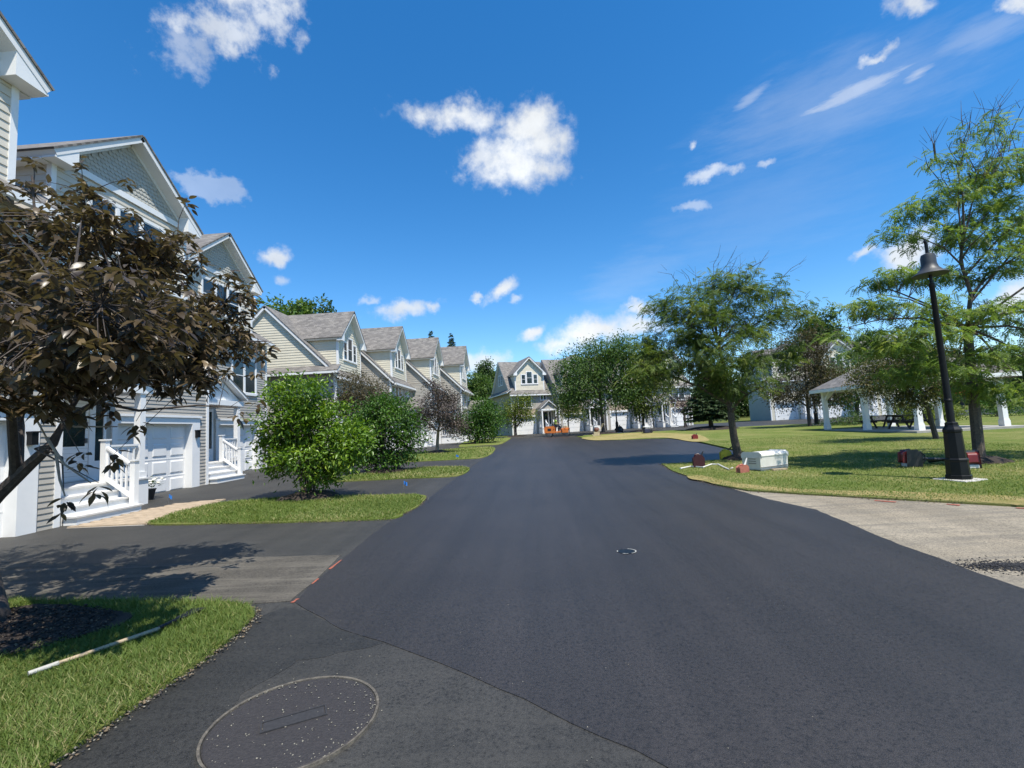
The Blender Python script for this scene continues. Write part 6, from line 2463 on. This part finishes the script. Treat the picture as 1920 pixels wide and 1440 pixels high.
# ------------------------------------------------------------------ crumbs and soil along the lawn edges
def edge_points(poly, n, spread, g, lim):
    P_ = [Vector(p[:2]) for p in poly]
    seg = [(P_[i], P_[(i + 1) % len(P_)]) for i in range(len(P_))]
    ln = np.array([(b - a).length for a, b in seg])
    idx = g.choice(len(seg), n, p=ln / ln.sum())
    out = []
    for i in idx:
        a, b = seg[i]
        q = a.lerp(b, g.random())
        q = q + Vector((g.normal(0, spread), g.normal(0, spread)))
        if lim[0] < q.x < lim[1] and lim[2] < q.y < lim[3]:
            out.append((q.x, q.y, gz(q.x, q.y) + 0.006 + 0.02 * g.random()))
    return out


ge = np.random.default_rng(31)
ep = edge_points(LAWN_A, 5200, 0.035, ge, (-4.5, 0, 1.5, 5.0)) + edge_points(LAWN_B, 2600, 0.05, ge, (-12, 0, 7, 14)) + \
    edge_points(LAWN_R, 26000, 0.06, ge, (3.5, 14, 7.5, 17))
ge.shuffle(ep)
k3 = len(ep) // 3
tag(chips('soil_crumbs', ep[:k3], 0.004, 0.016, 41, M['litter']), 'dry soil and thatch along the lawn edges', 'soil', kind='stuff')
tag(chips('asphalt_grit', ep[k3:2 * k3], 0.003, 0.012, 42, M['crumb']), 'dark asphalt grit along the lawn edges', 'grit', kind='stuff')
tag(chips('pale_grit', ep[2 * k3:], 0.003, 0.010, 43, M['chip']), 'pale sandy grit along the lawn edges', 'grit', kind='stuff')

# ------------------------------------------------------------------ grass
def vnoise(x, y, seed, s):
    """cheap smooth value noise"""
    g = np.random.default_rng(seed)
    tab = g.random((64, 64))
    u, v = x * s, y * s
    i, j = np.floor(u).astype(int), np.floor(v).astype(int)
    fu, fv = u - i, v - j
    fu, fv = fu * fu * (3 - 2 * fu), fv * fv * (3 - 2 * fv)
    a, b = tab[i % 64, j % 64], tab[(i + 1) % 64, j % 64]
    c, d_ = tab[i % 64, (j + 1) % 64], tab[(i + 1) % 64, (j + 1) % 64]
    return (a * (1 - fu) + b * fu) * (1 - fv) + (c * (1 - fu) + d_ * fu) * fv


def grass(label, poly, n, hgt, wid_, seed, lim=None, hole=None, dry=0.0):
    g = np.random.default_rng(seed)
    xs_ = np.array([p[0] for p in poly])
    ys_ = np.array([p[1] for p in poly])
    x0, x1, y0, y1 = xs_.min(), xs_.max(), ys_.min(), ys_.max()
    if lim:
        x0, x1, y0, y1 = max(x0, lim[0]), min(x1, lim[1]), max(y0, lim[2]), min(y1, lim[3])
    X = np.empty(0)
    Y = np.empty(0)
    while len(X) < n:
        a = g.uniform(x0, x1, n)
        b = g.uniform(y0, y1, n)
        k = inside(poly, a, b)
        if lim:                                  # denser where it is seen larger
            k &= g.random(n) < np.clip((lim[2] + 0.6) / np.maximum(b, 0.1), 0.05, 1) ** 1.3
        if hole is not None:
            k &= ~inside(hole, a, b)
        X, Y = np.concatenate([X, a[k]]), np.concatenate([Y, b[k]])
    X, Y = X[:n], Y[:n]
    patch = vnoise(X, Y, seed, 1.3) * 0.6 + vnoise(X, Y, seed + 1, 4.1) * 0.4
    Z = SLOPE * Y + 0.02
    h = hgt * g.uniform(0.45, 1.2, n) * (0.7 + 0.6 * patch)
    a = g.uniform(0, 6.28, n)
    ln = h * g.uniform(0.3, 1.7, n)
    B = np.stack([X, Y, Z], 1)
    T = B + np.stack([np.cos(a) * ln, np.sin(a) * ln, h], 1)
    b2 = a + g.uniform(0.8, 2.3, n)
    w = wid_ * g.uniform(0.6, 1.3, n)
    D = np.stack([np.cos(b2) * w, np.sin(b2) * w, np.zeros(n)], 1)
    Mid = B * 0.45 + T * 0.55 + np.array([[0, 0, 1]]) * (h * 0.12)[:, None]
    V = np.stack([B - D, B + D, Mid + D * 0.7, Mid - D * 0.7, T], 1).reshape(-1, 3)
    k = (np.arange(n) * 5)[:, None]
    F = np.concatenate([k + np.array([[0, 1, 2]]), k + np.array([[0, 2, 3]]), k + np.array([[3, 2, 4]])], 1).reshape(-1, 3)
    big = vnoise(X, Y, seed + 7, 0.7)
    t = np.clip(0.08 + 0.45 * patch + 0.3 * g.random(n) + (g.random(n) < (0.03 + dry * np.clip(big * 2 - 0.7, 0, 1))) * 0.45, 0, 1)
    o = mk('grass', raw_mesh('grass', V, F, np.repeat(t, 3)), M['blade'])
    tag(o, label, 'grass', kind='stuff')


grass('grass of the near lawn under the bronze leaved tree', LAWN_A, 90000, 0.055, 0.0026, 1, (-6.5, 0, 1.2, 5.2), bed, 0.3)
grass('grass of the lawn strip under the bright green shrub', LAWN_B, 30000, 0.055, 0.0050, 2, (-12, 0, 7, 14), None, 0.35)
grass('grass of the second lawn strip', LAWN_C, 9000, 0.08, 0.009, 3, None, None, 0.9)
grass('grass of the third lawn strip', LAWN_D, 6000, 0.08, 0.012, 5, None, None, 0.4)
grass('grass of the broad lawn around the lamp and shelter', LAWN_R, 90000, 0.042, 0.0060, 4, (3.5, 15.5, 7.5, 26), None, 0.7)
